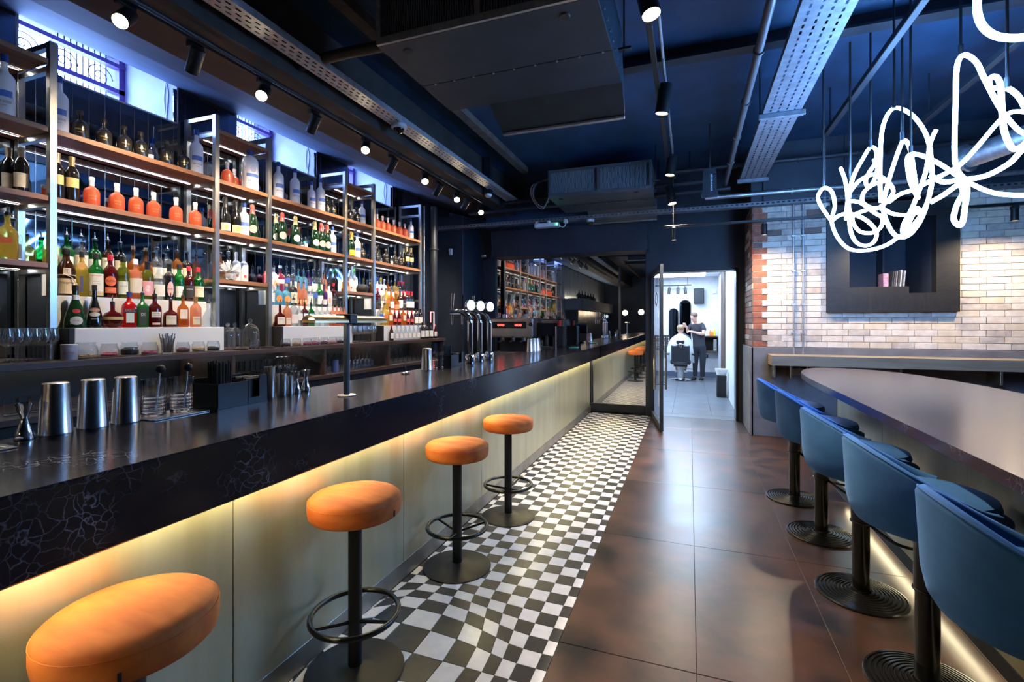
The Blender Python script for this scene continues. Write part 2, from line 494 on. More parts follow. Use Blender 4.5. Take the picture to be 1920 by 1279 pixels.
# pillar, mirror wall and bulkhead
pillar = struct(MB().rbox(-4.2, -3.6, 7.4, 8.05, -.05, 3.30, .01).build('wall_pillar', m_navy))
struct(MB().rbox(-4.2, -3.272, 8.051, 8.139, -.05, 3.30, .004).build('wall_end', m_navy))
wall_back = struct(MB().box(-5.2, -.64, 8.14, 8.34, -.15, 4.0).box(-.64, .72, 8.14, 8.34, 2.36, 4.0).box(.72, 5.2, 8.14, 8.34, -.15, 4.0).build('wall_back', m_navy))
mir = thing('wall_mirror', 'tall frameless wall mirror at the end of the bar reflecting the shelves', 'mirror', (-1.97, 8.1, .14))
MB().box(-1.30, 1.30, 0, .03, 0, 2.49).build('glass', m_mirror, mir)
MB().box(-1.30, 1.30, -.02, .03, -.13, 0).build('plinth', m_black, mir)
bulk = struct(MB().rbox(-3.275, -.62, 7.86, 8.13, 2.635, 3.10, .005).build('trim_5', m_navy))
struct(MB().box(-3.3, -.56, 7.7, 8.13, 3.10, 3.82).build('ceiling_bulkhead', m_ceil))
# door surround
ds = MB().box(-.66, -.57, 8.02, 8.14, 0, 2.40).box(.70, .80, 8.02, 8.14, 0, 2.40).box(-.57, .70, 8.02, 8.14, 2.31, 2.40).box(-.66, .80, 8.06, 8.139, 2.40, 3.82)
struct(ds.build('trim_6', m_navy))
dj = MB().box(-.57, -.55, 8.05, 8.34, 0, 2.31).box(.66, .70, 8.03, 8.34, 0, 2.31).box(-.57, .70, 8.03, 8.34, 2.29, 2.311)
struct(dj.build('trim_7', m_blackmetal))
# right-hand brick wall
Yb = 7.12
hx0, hx1, hz0, hz1 = 1.618, 2.942, 1.615, 2.95
br = MB().box(.79, 3.65, Yb, Yb + .3, -.05, hz0 + .05).box(.79, hx0 + .05, Yb, Yb + .3, hz0 + .05, 3.1).box(hx1 - .05, 3.65, Yb, Yb + .3, hz0 + .05, 3.1)
br.box(.79, .9, Yb + .3, 8.03, -.05, 3.1)
wall_right = struct(br.build('wall_right', M('lime mortar', (.42, .38, .34), .85, var=.25, scale=12, bump=.2)))
struct(MB().box(.76, 3.65, Yb - .05, 8.03, 3.05, 3.82).build('wall_upper', m_navy))
ren = MB().rbox(.765, 3.65, Yb - .045, Yb, 0, 1.165, .004)
ren.build('render_dado', m_greyrender, wall_right)
MB().rbox(.745, .79, Yb - .045, 8.0, 0, 1.165, .004).build('render_dado', m_greyrender, wall_right)
BR = {}
bcols = {'white': ((.60, .52, .43), (.74, .66, .56)), 'cream': ((.58, .48, .36), (.70, .59, .45)), 'dirty': ((.40, .33, .28), (.62, .54, .45)), 'red': ((.26, .075, .04), (.38, .13, .07)), 'brown': ((.12, .075, .06), (.22, .13, .10))}
for kx, (a, b) in bcols.items():
    BR[kx] = M(kx + ' brick', a, .75, color2=b, scale=14, bump=.25, bscale=40)
bm_cache = {}
def brick(x0, x1, z0, z1, kind, prot=0.0):
    key = (round(x1 - x0, 3), kind)
    if key not in bm_cache:
        w = x1 - x0
        bm_cache[key] = MB().rbox(-w / 2, w / 2, -.012, .02, -.0355, .0355, .003).mesh('brick', BR[kind])
    link('brick', bm_cache[key], wall_right, loc=((x0 + x1) / 2, Yb - .004 - prot, (z0 + z1) / 2))
rnd = random.Random(3)
nb = 0
CH = .0765
spare = {k: MB() for k in BR}
for r in range(25):
    z0 = 1.168 + r * CH
    if z0 + CH > 3.06: break
    x = .79
    off = .112 if r % 2 else .0
    xs = [.79, .79 + (.105 if r % 2 else .165)]
    xx = xs[-1]
    first = True
    while xx < 3.6:
        w = .225
        xs.append(min(xx + w, 3.64)); xx += w
    for q, (a, b) in enumerate(zip(xs, xs[1:])):
        g = .0025
        segs = [(a + g, b - g)]
        if z0 + CH > hz0 + .03:
            segs = []
            for s0, s1 in [(a + g, min(b - g, hx0 + .02)), (max(a + g, hx1 - .02), b - g)]:
                if s1 - s0 > .03: segs.append((s0, s1))
        for s0, s1 in segs:
            if q == 0: kind = 'red' if rnd.random() < .72 else 'brown'
            else:
                kind = rnd.choice(['white'] * 5 + ['cream'] * 4 + ['dirty'] * 2)
                if s0 < 1.6: kind = rnd.choice(['white'] * 7 + ['dirty'])
                if z0 > 2.6 and s0 < 1.5: kind = rnd.choice(['brown', 'dirty', 'dirty'])
            prot = rnd.uniform(-.002, .002) - (.012 if q == 0 else 0)
            if nb < 300:
                brick(s0, s1, z0, z0 + CH, kind, prot); nb += 1
            else:
                spare[kind].rbox(s0, s1, Yb - .016, Yb + .016, z0 + .003, z0 + CH - .003, .003)
for kx, mb in spare.items():
    if mb.v: stuff(mb.build('brick_field', BR[kx], wall_right))
sideb = {k: MB() for k in ('brown', 'red', 'dirty')}
for r in range(25):
    z0 = 1.168 + r * CH
    if z0 + CH > 3.06: break
    y = Yb + (.11 if r % 2 else 0)
    yy = [Yb - .003] + ([Yb + .11] if r % 2 else []) 
    while yy[-1] < 7.98: yy.append(min(yy[-1] + .225, 8.0))
    for a, b in zip(yy, yy[1:]):
        if b - a > .02: sideb[rnd.choice(['brown', 'brown', 'dirty', 'red'])].rbox(.776, .80, a + .002, b - .002, z0 + .003, z0 + CH - .003, .003)
for kx, mb in sideb.items():
    if mb.v: stuff(mb.build('side_brick', BR[kx], wall_right))
# hatch with dark timber frame
wf = struct(bpy.data.objects.new('window_5', None)); COL.objects.link(wf)
m_hatch = M('black stained oak', (.008, .0075, .0075), .5, color2=(.018, .017, .016), scale=1.5, stretch=(4, 4, 22), detail=8, distort=.8)
m_hatch2 = M('black stained oak across', (.008, .0075, .0075), .5, color2=(.018, .017, .016), scale=1.5, stretch=(22, 4, 4), detail=8, distort=.8)
ix0, ix1, iz0, iz1 = 1.855, 2.72, 1.84, 2.75
def trap(p, y0, y1):
    mb = MB(); mb.add([(x, y0, z) for x, z in p] + [(x, y1, z) for x, z in p], [(0, 1, 2, 3), (7, 6, 5, 4), (0, 4, 5, 1), (1, 5, 6, 2), (2, 6, 7, 3), (3, 7, 4, 0)]); return mb
yf = Yb - .07
trap([(hx0, hz0), (hx1, hz0), (ix1, iz0), (ix0, iz0)], yf, Yb + .05).build('frame_board', m_hatch2, wf)
trap([(hx0, hz1), (ix0, iz1), (ix1, iz1), (hx1, hz1)], yf, Yb + .05).build('frame_board', m_hatch2, wf)
trap([(hx0, hz0), (ix0, iz0), (ix0, iz1), (hx0, hz1)], yf, Yb + .05).build('frame_board', m_hatch, wf)
trap([(hx1, hz0), (hx1, hz1), (ix1, iz1), (ix1, iz0)], yf, Yb + .05).build('frame_board', m_hatch, wf)
MB().box(ix0 - .05, ix1 + .05, Yb + .05, Yb + .85, iz0 - .05, iz0).box(ix0 - .05, ix0, Yb + .05, Yb + .85, iz0, iz1).box(ix1, ix1 + .05, Yb + .05, Yb + .85, iz0, iz1).box(ix0 - .05, ix1 + .05, Yb + .05, Yb + .85, iz1, iz1 + .05).box(ix0 - .05, ix1 + .05, Yb + .80, Yb + .85, iz0, iz1).build('recess', m_navy, wf)
MB().rbox(ix0 + .0, ix1 - .215, Yb + .06, Yb + .55, iz0, iz0 + .09, .003).build('shelf', m_hatch2, wf)
MB().rbox(ix1 - .33, ix1 - .30, Yb + .56, Yb + .79, iz0 + .091, iz1 - .01, .003).build('divider', m_navy, wf)
for k, (w, h, c) in enumerate([(.055, .17, (.45, .25, .35)), (.012, .19, (.05, .05, .06)), (.014, .2, (.08, .08, .09)), (.01, .19, (.3, .3, .32)), (.016, .2, (.05, .05, .05)), (.012, .21, (.6, .6, .6)), (.012, .2, (.1, .1, .12)), (.014, .2, (.5, .5, .52))]):
    x = 2.29 + [0, .065, .085, .105, .125, .15, .167, .184][k]
    o = MB().rbox(-w / 2, w / 2, -.09, .09, 0, h, .002).build('record_sleeve', M('record sleeve %d' % k, c, .5, var=.3, scale=40))
    o.location = (x + .012, Yb + .25, iz0 + .0905); o.rotation_euler = (0, .08 if k else -.0, 0)
    tag(o, ['pink patterned record sleeve leaning at the left end in the wall hatch', 'thin black record sleeve beside the pink one in the hatch', 'charcoal record sleeve, third from left in the hatch row', 'grey record sleeve, fourth from left in the hatch row', 'black record sleeve, fifth from left in the hatch row', 'pale grey record sleeve, sixth from left in the hatch row', 'dark record sleeve, second from right in the hatch row', 'light grey record sleeve at the right end of the hatch row'][k], 'record', 'records in the wall hatch')
# outer walls behind and beside the camera
struct(MB().box(3.65, 5.2, -9.2, 8.14, -.15, 4.0).build('wall_side', m_navy))
struct(MB().box(-5.2, 5.2, -9.4, -9.2, -.15, 4.1).build('wall_front', m_navy))
# barber room beyond the doorway
m_bwall = M('pale plaster', (.62, .64, .68), .6, var=.12, scale=3)
struct(MB().box(-1.5, .72, 8.34, 14.5, -.15, -.006).build('floor_barber_room', m_grout))
bf = bpy.data.objects['floor_barber_room']
bt = MB().rbox(-.298, .298, -.298, .298, -.0055, 0, .0015).mesh('floor_tile', m_greytile)
for i in range(4):
    for j in range(10):
        link('floor_tile', bt, bf, loc=(-1.2 + .6 * i + .03, 8.65 + .6 * j, 0))
struct(MB().box(-1.5, 1.2, 14.3, 14.5, -.15, 3.0).build('wall_barber_back', m_bwall))
struct(MB().box(-1.6, -1.4, 8.34, 14.3, -.15, 3.0).build('wall_barber_left', m_bwall))
struct(MB().box(.72, .9, 8.345, 14.3, -.15, 3.0).build('wall_barber_right', m_bwall))
struct(MB().box(-1.6, .9, 8.34, 14.5, 2.75, 3.0).build('ceiling_barber_room', m_bwall))
struct(MB().rbox(-1.4, .72, 14.27, 14.3, 0, .14, .003).build('baseboard_barber', M('blue grey skirting', (.10, .13, .20), .5)))
slat_w = MB().rbox(-.012, .012, -.02, .02, 0, 2.74, .003).mesh('slat', wood('brown slat', (.06, .032, .022), (.11, .06, .04), .5, 2))
sw = thing('slatted_panel', 'dark brown vertical timber slats on the right wall of the barber room', 'wall panel', (.70, 11.8, .002))
for k in range(20):
    link('slat', slat_w, sw, loc=(0, -.55 + k * .058, 0))
# glazed door standing open
door = struct(bpy.data.objects.new('door_1', None)); COL.objects.link(door)
door.location = (-.56, 8.0, .012)
ang = math.atan2(6.85 - 8.0, -.355 + .56)
door.rotation_euler = (0, 0, ang)
DW = 1.17; DH = 2.27
MB().rbox(0, .07, -.022, .022, 0, DH, .003).build('stile', m_paintsteel, door)
MB().rbox(DW - .07, DW, -.022, .022, 0, DH, .003).build('stile', m_paintsteel, door)
MB().rbox(.07, DW - .07, -.022, .022, 0, .09, .003).build('rail', m_paintsteel, door)
MB().rbox(.07, DW - .07, -.022, .022, DH - .08, DH, .003).build('rail', m_paintsteel, door)
MB().box(.07, DW - .07, -.004, .004, .09, DH - .08).build('pane', m_pane, door)
h = MB().tube([(DW - .16, -.075, .55), (DW - .16, -.075, 1.30)], .016, 12).tube([(DW - .16, -.075, .62), (DW - .16, -.004, .62)], .01, 8).tube([(DW - .16, -.075, 1.22), (DW - .16, -.004, 1.22)], .01, 8)
h.build('handle', m_steel, door, smooth=40)
h = MB().tube([(DW - .16, .075, .55), (DW - .16, .075, 1.30)], .016, 12).tube([(DW - .16, .075, .62), (DW - .16, .004, .62)], .01, 8).tube([(DW - .16, .075, 1.22), (DW - .16, .004, 1.22)], .01, 8)
h.build('handle', m_steel, door, smooth=40)
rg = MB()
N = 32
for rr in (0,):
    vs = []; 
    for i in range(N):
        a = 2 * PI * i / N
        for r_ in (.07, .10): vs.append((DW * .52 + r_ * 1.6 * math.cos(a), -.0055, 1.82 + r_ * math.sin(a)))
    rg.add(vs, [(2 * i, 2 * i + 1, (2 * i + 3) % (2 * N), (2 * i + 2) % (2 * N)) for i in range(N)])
rg.build('white_ring', m_white, door)  # plain white ring set on the door pane
# ================================================================== bar counter
bar = thing('bar_counter_base', 'long bar front clad in brushed zinc sheets, lit from under the stone top', 'bar counter', (-1.56, 0, 0))
MB().box(-2.05, -1.565, -4.0, 8.075, .0, .897).build('carcass', m_black, bar, world=True)
pm = {}
for k in range(-5, 7):
    y0 = 1.294 + 1.11 * (k - 1); y1 = min(y0 + 1.11, 8.07)
    if y1 - y0 < .1: continue
    MB().rbox(-1.565, -1.548, y0 + .0015, y1 - .0015, .105, .895, .002).build('zinc_panel', m_zinc, bar, world=True)
MB().rbox(-1.563, -1.552, -3.98, 8.07, .002, .102, .002).build('kick_plate', m_kick, bar, world=True)
MB().box(-1.500, -1.486, -3.9, 8.05, .888, .8975).build('light_strip', m_barled, bar, world=True)
top = MB().rbox(-2.10, -1.40, -4.05, 8.08, .898, 1.102, .005).build('stone_worktop', m_marble)
tag(top, 'thick black stone bar top with white veins running the length of the bar', 'bar top')
wst = thing('work_station', 'low stainless steel work station behind the bar top', 'work station', (-2.3, 2.5, 0))
MB().rbox(-2.55, -2.11, .2, 6.0, .88, .93, .004).build('worktop', m_steel, wst, world=True)
MB().box(-2.50, -2.12, .22, 5.98, 0.002, .879).build('body', m_steel, wst, world=True)
# post rising from the bar's back edge
pst = tag(MB().rbox(-2.10, -2.03, .70, .78, 1.103, 3.29, .004).build('steel_post', m_paintsteel), 'dark square steel post rising from the near end of the bar', 'post')

# ------------------------------------------------------------------ orange bar stools
def make_stool(label, group):
    t = thing('bar_stool', label, 'bar stool', group=group)
    b = MB().lathe([(.205, 0), (.205, .006), (.19, .010), (.10, .017), (.05, .022), (.034, .03)], 40).build('base', m_blackmetal, t, smooth=30)
    MB().cyl((0, 0, .02), (0, 0, .675), .029, n=24).build('pole', m_blackmetal, t, smooth=40)
    s = MB().lathe([(.10, .665), (.178, .668), (.188, .678), (.1915, .70), (.1915, .728), (.188, .742), (.176, .752), (.14, .758), (.07, .761), (0, .762)], 44).build('seat', m_orange, t, smooth=50)
    MB().ring((0, 0, .737), .1905, .0016, 44, 6).build('seam_piping', m_orange, s)
    MB().lathe([(.06, .655), (.10, .660), (.10, .6655)], 24).build('mounting_plate', m_blackmetal, t)
    f = MB().ring((0, 0, .245), .180, .0115, 40, 10).build('footrest', m_blackgloss, t, smooth=60)
    for k in range(3):
        a = 2 * PI * k / 3 + .5
        MB().cyl((.026 * math.cos(a), .026 * math.sin(a), .215), (.172 * math.cos(a), .172 * math.sin(a), .243), .008, n=8).build('spoke', m_blackgloss, f, smooth=60)
    tg = MB().box(-.004, .004, -.1935, -.1905, .680, .705).build('care_tag', m_black, t)
    return t
G = 'orange velvet bar stools'
stool_pos = [(-1.335, .825), (-1.338, 1.705), (-1.328, 2.65), (-1.305, 3.47)]
stool_lab = ['round orange velvet bar stool nearest the camera, cut by the bottom edge', 'orange velvet bar stool, second along the bar from the camera', 'orange velvet bar stool, third along the bar from the camera', 'orange velvet bar stool farthest along the bar, nearest the door']
st0 = make_stool(stool_lab[0], G)
for k, (x, y) in enumerate(stool_pos):
    if k == 0: st0.location = (x, y, 0); st0.rotation_euler = (0, 0, .9)
    else: dup(st0, (x, y, 0), .9 + .7 * k, stool_lab[k], G)

# ------------------------------------------------------------------ high table and blue chairs
tab = thing('high_table', 'long high table with rounded end and brown stone top beside the blue chairs', 'table', (1.6, 2.5, 0))
pts = [(.97, -1.5), (.965, 2.0), (.97, 4.0), (.98, 4.9), (1.03, 5.45), (1.16, 5.85), (1.36, 6.05), (1.60, 6.02), (1.84, 5.80), (2.0, 5.4), (2.1, 4.8), (2.14, 4.0), (2.15, 2.0), (2.15, -1.5)]
sp = [(p.x, p.y) for p in smoothpts([(x, y, 0) for x, y in pts], 5)]
tm = MB(); tm.prism(sp[::-1], .950, 1.0)
tp = tm.build('table_top', m_tabletop, tab, world=True)
for k in range(6):
    y1 = 4.78 - 1.02 * k; y0 = y1 - 1.02
    MB().rbox(1.17, 1.185, y0 + .0015, y1 - .0015, .15, .949, .002).build('zinc_panel', m_zinc, tab, world=True)
MB().rbox(1.17, 1.92, 4.781, 4.80, .15, .949, .002).build('end_panel', m_navy, tab, world=True)
MB().box(1.186, 1.92, -1.4, 4.78, .10, .949).build('carcass', m_black, tab, world=True)
MB().rbox(1.168, 1.19, -1.4, 4.79, .075, .149, .002).build('shaded_lip', m_paintsteel, tab, world=True)  # dark colour stands for the panel's lower lip being unlit
MB().box(1.26, 1.88, -1.4, 4.7, .002, .10).build('plinth', m_black, tab, world=True)
MB().box(1.215, 1.23, -1.35, 4.70, .082, .0995).build('light_strip', m_tableled, tab, world=True)
for yy in (3.55, 2.2, 1.0):
    hk = MB().tube(smoothpts([(1.168, yy, .90), (1.12, yy, .895), (1.10, yy, .90), (1.095, yy, .93)]), .007, 8)
    hk.build('bag_hook', m_chrome, tab, smooth=50, world=True)

def make_chair(label, group):
    t = thing('bar_chair', label, 'bar chair', group=group)
    # base with concentric ridges
    prof = [(.215, 0)]
    r = .215; z = .012
    prof.append((.215, .008))
    nr = 9
    for k in range(nr):
        r0 = .212 - k * .0185
        zz = .010 + k * .0022
        prof += [(r0, zz + .004), (r0 - .009, zz + .0055), (r0 - .0115, zz), (r0 - .016, zz)]
    prof += [(.045, .036), (.045, .04)]
    MB().lathe(prof, 48).build('base', m_blackgloss, t, smooth=25)
    MB().cyl((0, 0, .03), (0, 0, .40), .041, n=24).build('lower_column', m_blackgloss, t, smooth=40)
    MB().cyl((0, 0, .40), (0, 0, .645), .046, n=24).build('upper_column', m_blackgloss, t, smooth=40)
    MB().ring((0, 0, .40), .044, .007, 24, 8).build('collar', m_blackgloss, t, smooth=60)
    fr = smoothpts([(.044, -.012, .385), (.12, -.10, .34), (.22, -.115, .325), (.265, -.06, .325), (.272, 0, .325), (.265, .06, .325), (.22, .115, .325), (.12, .10, .34), (.044, .012, .385)], 4)
    MB().tube(fr, .008, 8).build('footrest', m_blackgloss, t, smooth=60)
    # bucket: bottom bowl and wrap-around back, opening toward +x
    NA = 40
    def ringpt(a, rad): return (rad * math.cos(a) * 1.0, rad * math.sin(a))
    ax = MB()
    prof = [(.0, .640), (.15, .642), (.205, .652), (.232, .672), (.245, .70), (.246, .735), (.22, .742), (0, .744)]
    ax.lathe(prof, 40)
    seat_shell = ax.build('seat_shell', m_bluevelvet, t, smooth=50)
    cu = MB().lathe([(.19, .745), (.212, .752), (.218, .775), (.21, .80), (.18, .812), (.1, .818), (0, .82)], 36).build('seat_cushion', m_bluevelvet, t, smooth=50)
    bk = MB()
    A0, A1 = math.radians(62), math.radians(298)
    secs = []
    for i in range(NA + 1):
        u = i / NA; a = A0 + (A1 - A0) * u
        w = .5 - .5 * math.cos(2 * PI * u)   # 0 at the arm ends, 1 at the back
        w = w ** .75
        ht = .805 + (1.005 - .805) * w
        ro, ri = .275, .232
        lean = .012 * w
        sec = [(.243, .668), (.262, .70), (ro, .76), (ro + lean, ht - .022), (ro + lean - .006, ht - .006), (ro + lean - .021, ht), (ri + lean + .006, ht - .006), (ri + lean, ht - .022), (ri, .77), (.226, .70)]
        if i in (0, NA):
            cxx = sum(s[0] for s in sec) / len(sec); czz = sum(s[1] for s in sec) / len(sec)
        secs.append([(rr * math.cos(a), rr * math.sin(a), zz) for rr, zz in sec])
    k = len(secs[0]); vs = [p for s_ in secs for p in s_]; fs = []
    for i in range(NA):
        for j in range(k):
            j2 = (j + 1) % k
            fs.append((i * k + j, i * k + j2, (i + 1) * k + j2, (i + 1) * k + j))
    fs.append(tuple(reversed(range(k)))); fs.append(tuple(NA * k + j for j in range(k)))
    bk.add(vs, [tuple(reversed(f)) for f in fs])
    b = bk.build('backrest', m_bluevelvet, t, smooth=60)
    pip = []
    for i in range(NA + 1):
        p = Vector(secs[i][4]); pip.append(p)
    MB().tube(pip, .003, 6).build('piping', m_bluevelvet, b)
    return t
G2 = 'blue velvet swivel chairs at the high table'
chair_pos = [(.83, 4.65), (.864, 3.92), (.876, 3.13), (.905, 2.42), (.91, 1.70)]
chair_lab = ['blue velvet bucket bar chair farthest away, beside the grey wall end', 'blue velvet bucket bar chair, second from the far end of the high table', 'blue velvet bucket bar chair in the middle of the row at the high table', 'blue velvet bucket bar chair, second nearest the camera', 'blue velvet bucket bar chair nearest the camera, cut by the right edge']
ch0 = make_chair(chair_lab[0], G2)
for k, (x, y) in enumerate(chair_pos):
    rz = [-.05, .0, .03, .0, -.04][k]
    if k == 0: ch0.location = (x, y, 0); ch0.rotation_euler = (0, 0, rz)
    else: dup(ch0, (x, y, 0), rz, chair_lab[k], G2)

# ledge on the brick wall
led = thing('wall_ledge', 'pale timber drinks ledge running along the brick wall', 'ledge', (2.2, 6.9, .95))
m_ledge = wood('pale oak ledge', (.22, .165, .11), (.33, .25, .17), .45, 0)
MB().rbox(.955, 3.64, 6.74, Yb - .046, .952, 1.082, .004).build('board', m_ledge, led, world=True)
for xx in (1.0, 1.18, 1.36, 2.3, 3.2):
    MB().rbox(xx - .012, xx + .012, 6.80, Yb - .046, .80, .9515, .002).build('bracket', m_steel, led, world=True)
sock = thing('wall_socket', 'white double wall socket under the pale ledge', 'socket', (1.28, Yb - .046, .86))
MB().rbox(-.073, .073, -.012, 0, -.043, .043, .003).build('plate', m_whiteplastic, sock)
MB().box(-.045, -.03, -.016, -.011, .015, .03).build('switch', m_white, sock)
MB().box(.03, .045, -.016, -.011, .015, .03).build('switch', m_white, sock)
# surface conduits on the brick wall
for k, xx in enumerate((1.255, 1.36)):
    c = thing('conduit_pipe', ['steel conduit pipe on the brick wall nearer the red bricks', 'steel conduit pipe on the brick wall nearer the dark hatch'][k], 'pipe', (xx, Yb - .045, 1.1), group='steel conduits on the brick wall')
    MB().cyl((0, 0, -.015), (0, 0, 1.93), .011, n=12).build('tube', m_galv, c, smooth=40)
    for z in (.25, .62, 1.05, 1.5):
        MB().rbox(-.024, .024, -.014, .03, z - .01, z + .01, .002).build('saddle_clip', m_galv, c)

# ================================================================== ceiling services
def ac_unit(label, y0):
    x0, x1, z0, z1 = -1.82, -.455, 3.20, 3.57
    y1 = y0 + .99
    t = thing('air_conditioner', label, 'air conditioner', ((x0 + x1) / 2, y0, z0))
    m_duct = MATS['air unit casing'] if y0 > 4 else M('dark air unit casing', (.022, .040, .062), .5, .5, var=.12, scale=5)
    b = MB().box(x0, x1, y0 + .05, y1, z0 + .004, z1).build('casing', m_duct, t, world=True)
    MB().rbox(x0, x1, y0 + .02, y0 + .55, z0 - .002, z0 + .003, .001).build('bottom_panel', m_duct, t, world=True)
    MB().rbox(x0, x1, y0 + .556, y1, z0 - .002, z0 + .003, .001).build('bottom_panel', m_duct, t, world=True)
    gf = MB().box(x0, x1, y0, y0 + .05, z0, z0 + .045).box(x0, x1, y0, y0 + .05, z1 - .03, z1).box(x0, x0 + .03, y0, y0 + .05, z0 + .045, z1 - .03).box(x1 - .03, x1, y0, y0 + .05, z0 + .045, z1 - .03).box(-1.155, -1.12, y0, y0 + .05, z0 + .045, z1 - .03)
    g = gf.build('grille_frame', m_galv if y0 < 4 else m_duct, t, world=True)
    fin = MB(); rn = random.Random(4)
    x = x0 + .035
    m_fin = M('filter fin', (.24, .26, .28), .5, .3)
    while x < x1 - .035:
        if not (-1.165 < x < -1.11):
            ph = rn.uniform(0, 6)
            zs = [z0 + .046 + (z1 - z0 - .077) * q / 8 for q in range(9)]
            fin.tube([(x + .003 * math.sin(ph + q * 1.4), y0 + .03, zq) for q, zq in enumerate(zs)], .0035, 4)
        x += .0165
    stuff(fin.build('filter_fins', m_fin, t, world=True))
    hd = MB()
    hx0, hx1 = x0 + .33, x1
    hd.add([(hx0, y1, z0 + .02), (hx1, y1, z0 + .02), (hx1 - .01, y1 + .25, z0 - .14), (hx0 + .03, y1 + .25, z0 - .14), (hx0, y1, z1 - .05), (hx1, y1, z1 - .05), (hx1 - .01, y1 + .27, z0 - .06), (hx0 + .03, y1 + .27, z0 - .06)],
           [(0, 1, 2, 3), (7, 6, 5, 4), (0, 4, 5, 1), (1, 5, 6, 2), (2, 6, 7, 3), (3, 7, 4, 0)])
    h = hd.build('outlet_hood', m_duct, t, world=True)
    MB().rbox(hx0 + .03, hx1 - .01, y1 + .235, y1 + .275, z0 - .155, z0 - .138, .002).build('hood_lip', m_galv, t, world=True)
    sc = MB()
    for q in range(8): sc.box(x1, x1 + .006, y0 + .12 + q * .11, y0 + .135 + q * .11, z0 + .06, z0 + .075)
    for q in range(9): sc.box(x0 + .1 + q * .15, x0 + .112 + q * .15, y0 + .548, y0 + .56, z0 - .008, z0 - .002)
    stuff(sc.build('screws', m_galv, t, world=True))
    for q in (x0 + .15, x1 - .2):
        MB().lathe([(.028, -.006), (.033, 0), (.03, .003)], 16, (q, y0 + .12, z0 - .004)).build('port_cap', m_black, t, world=True)
    for xx in (x0 - .03, x1 + .035):
        for yy in (y0 + .2, y1 - .15):
            MB().cyl((xx, yy, z0 + .12), (xx, yy, 3.82), .006, n=8).build('hanger_rod', m_paintsteel, t, world=True)
            MB().rbox(xx - .05, xx + .05, yy - .02, yy + .02, z0 + .14, z0 + .155, .002).build('hanger_bracket', m_paintsteel, t, world=True)
    return t
ac_unit('large grey ceiling air conditioner at the top of the picture', 2.52)
ac_unit('smaller-looking ceiling air conditioner with dark filter grille, farther down the room', 6.40)

def tray_y(label, x0, x1, y0, y1, z, mat, rows=3, step=.075, brackets=()):
    t = thing('cable_tray', label, 'cable tray', ((x0 + x1) / 2, (y0 + y1) / 2, z))
    w = x1 - x0; mb = MB(); n = rows
    hw = .014; sw = (w - n * hw) / (n + 1)
    for k in range(n + 1):
        mb.box(x0 + k * (sw + hw), x0 + k * (sw + hw) + sw, y0, y1, z, z + .0015)
    for k in range(n):
        a = x0 + sw + k * (sw + hw); y = y0 + (.5 * step if k % 2 else 0)
        while y < y1 - .02:
            mb.box(a, a + hw, y, y + step * .45, z, z + .0015); y += step
    stuff(mb.build('perforated_base', mat, t, world=True))
    for xx in (x0, x1 - .002): MB().box(xx, xx + .002, y0, y1, z + .0015, z + .05).build('side_flange', mat, t, world=True)
    for yy in brackets:
        MB().rbox(x0 - .03, x1 + .03, yy - .022, yy + .022, z - .045, z - .001, .003).build('support_channel', mat, t, world=True)
        for xx in (x0 - .02, x1 + .02): MB().cyl((xx, yy, z - .05), (xx, yy, 3.82), .006, n=8).build('hanger_rod', m_paintsteel, t, world=True)
    return t
def tray_x(label, x0, x1, y0, y1, z, mat, step=.06, top=3.10):
    t = thing('cable_tray', label, 'cable tray', ((x0 + x1) / 2, (y0 + y1) / 2, z))
    mb = MB(); d = y1 - y0; sw = d / 5
    for k in range(3): mb.box(x0, x1, y0 + 2 * k * sw, y0 + (2 * k + 1) * sw, z, z + .0015)
    for k in range(2):
        x = x0 + (.5 * step if k else 0)
        while x < x1 - .02: mb.box(x, x + step * .4, y0 + (2 * k + 1) * sw, y0 + (2 * k + 2) * sw, z, z + .0015); x += step
    stuff(mb.build('perforated_base', mat, t, world=True))
    fl = MB(); x = x0
    fl.box(x0, x1, y0, y0 + .002, z, z + .015).box(x0, x1, y0, y0 + .002, z + .04, z + .05)
    while x < x1: fl.box(x, x + step * .5, y0, y0 + .002, z + .015, z + .04); x += step
    stuff(fl.build('side_flange', mat, t, world=True))
    MB().box(x0, x1, y1 - .002, y1, z, z + .05).build('side_flange', mat, t, world=True)
    xx = x0 + .3
    while xx < x1:
        if not (-1.9 < xx < -.4): MB().cyl((xx, (y0 + y1) / 2, z), (xx, (y0 + y1) / 2, top), .006, n=8).build('hanger_rod', m_paintsteel, t, world=True)
        xx += .9
    return t
m_traysteel = M('zinc tray', (.50, .51, .52), .45, .55, var=.15, scale=20)
tray_y('pale perforated cable tray running above the bar toward the mirror', -2.66, -2.51, -3, 7.15, 3.36, m_traysteel, 3, .07)
tray_y('wide blue-lit perforated cable tray on brackets right of the aisle spotlights', .60, .90, -3, 6.95, 3.31, M('blue grey tray', (.17, .19, .22), .5, .4, var=.2, scale=15), 4, .07, brackets=(2.4, 4.75, 6.8))
tray_x('dark perforated cable tray crossing the room above the mirror', -3.9, 3.6, 6.98, 7.10, 3.0, M('dark tray', (.16, .17, .18), .5, .5), top=3.82)

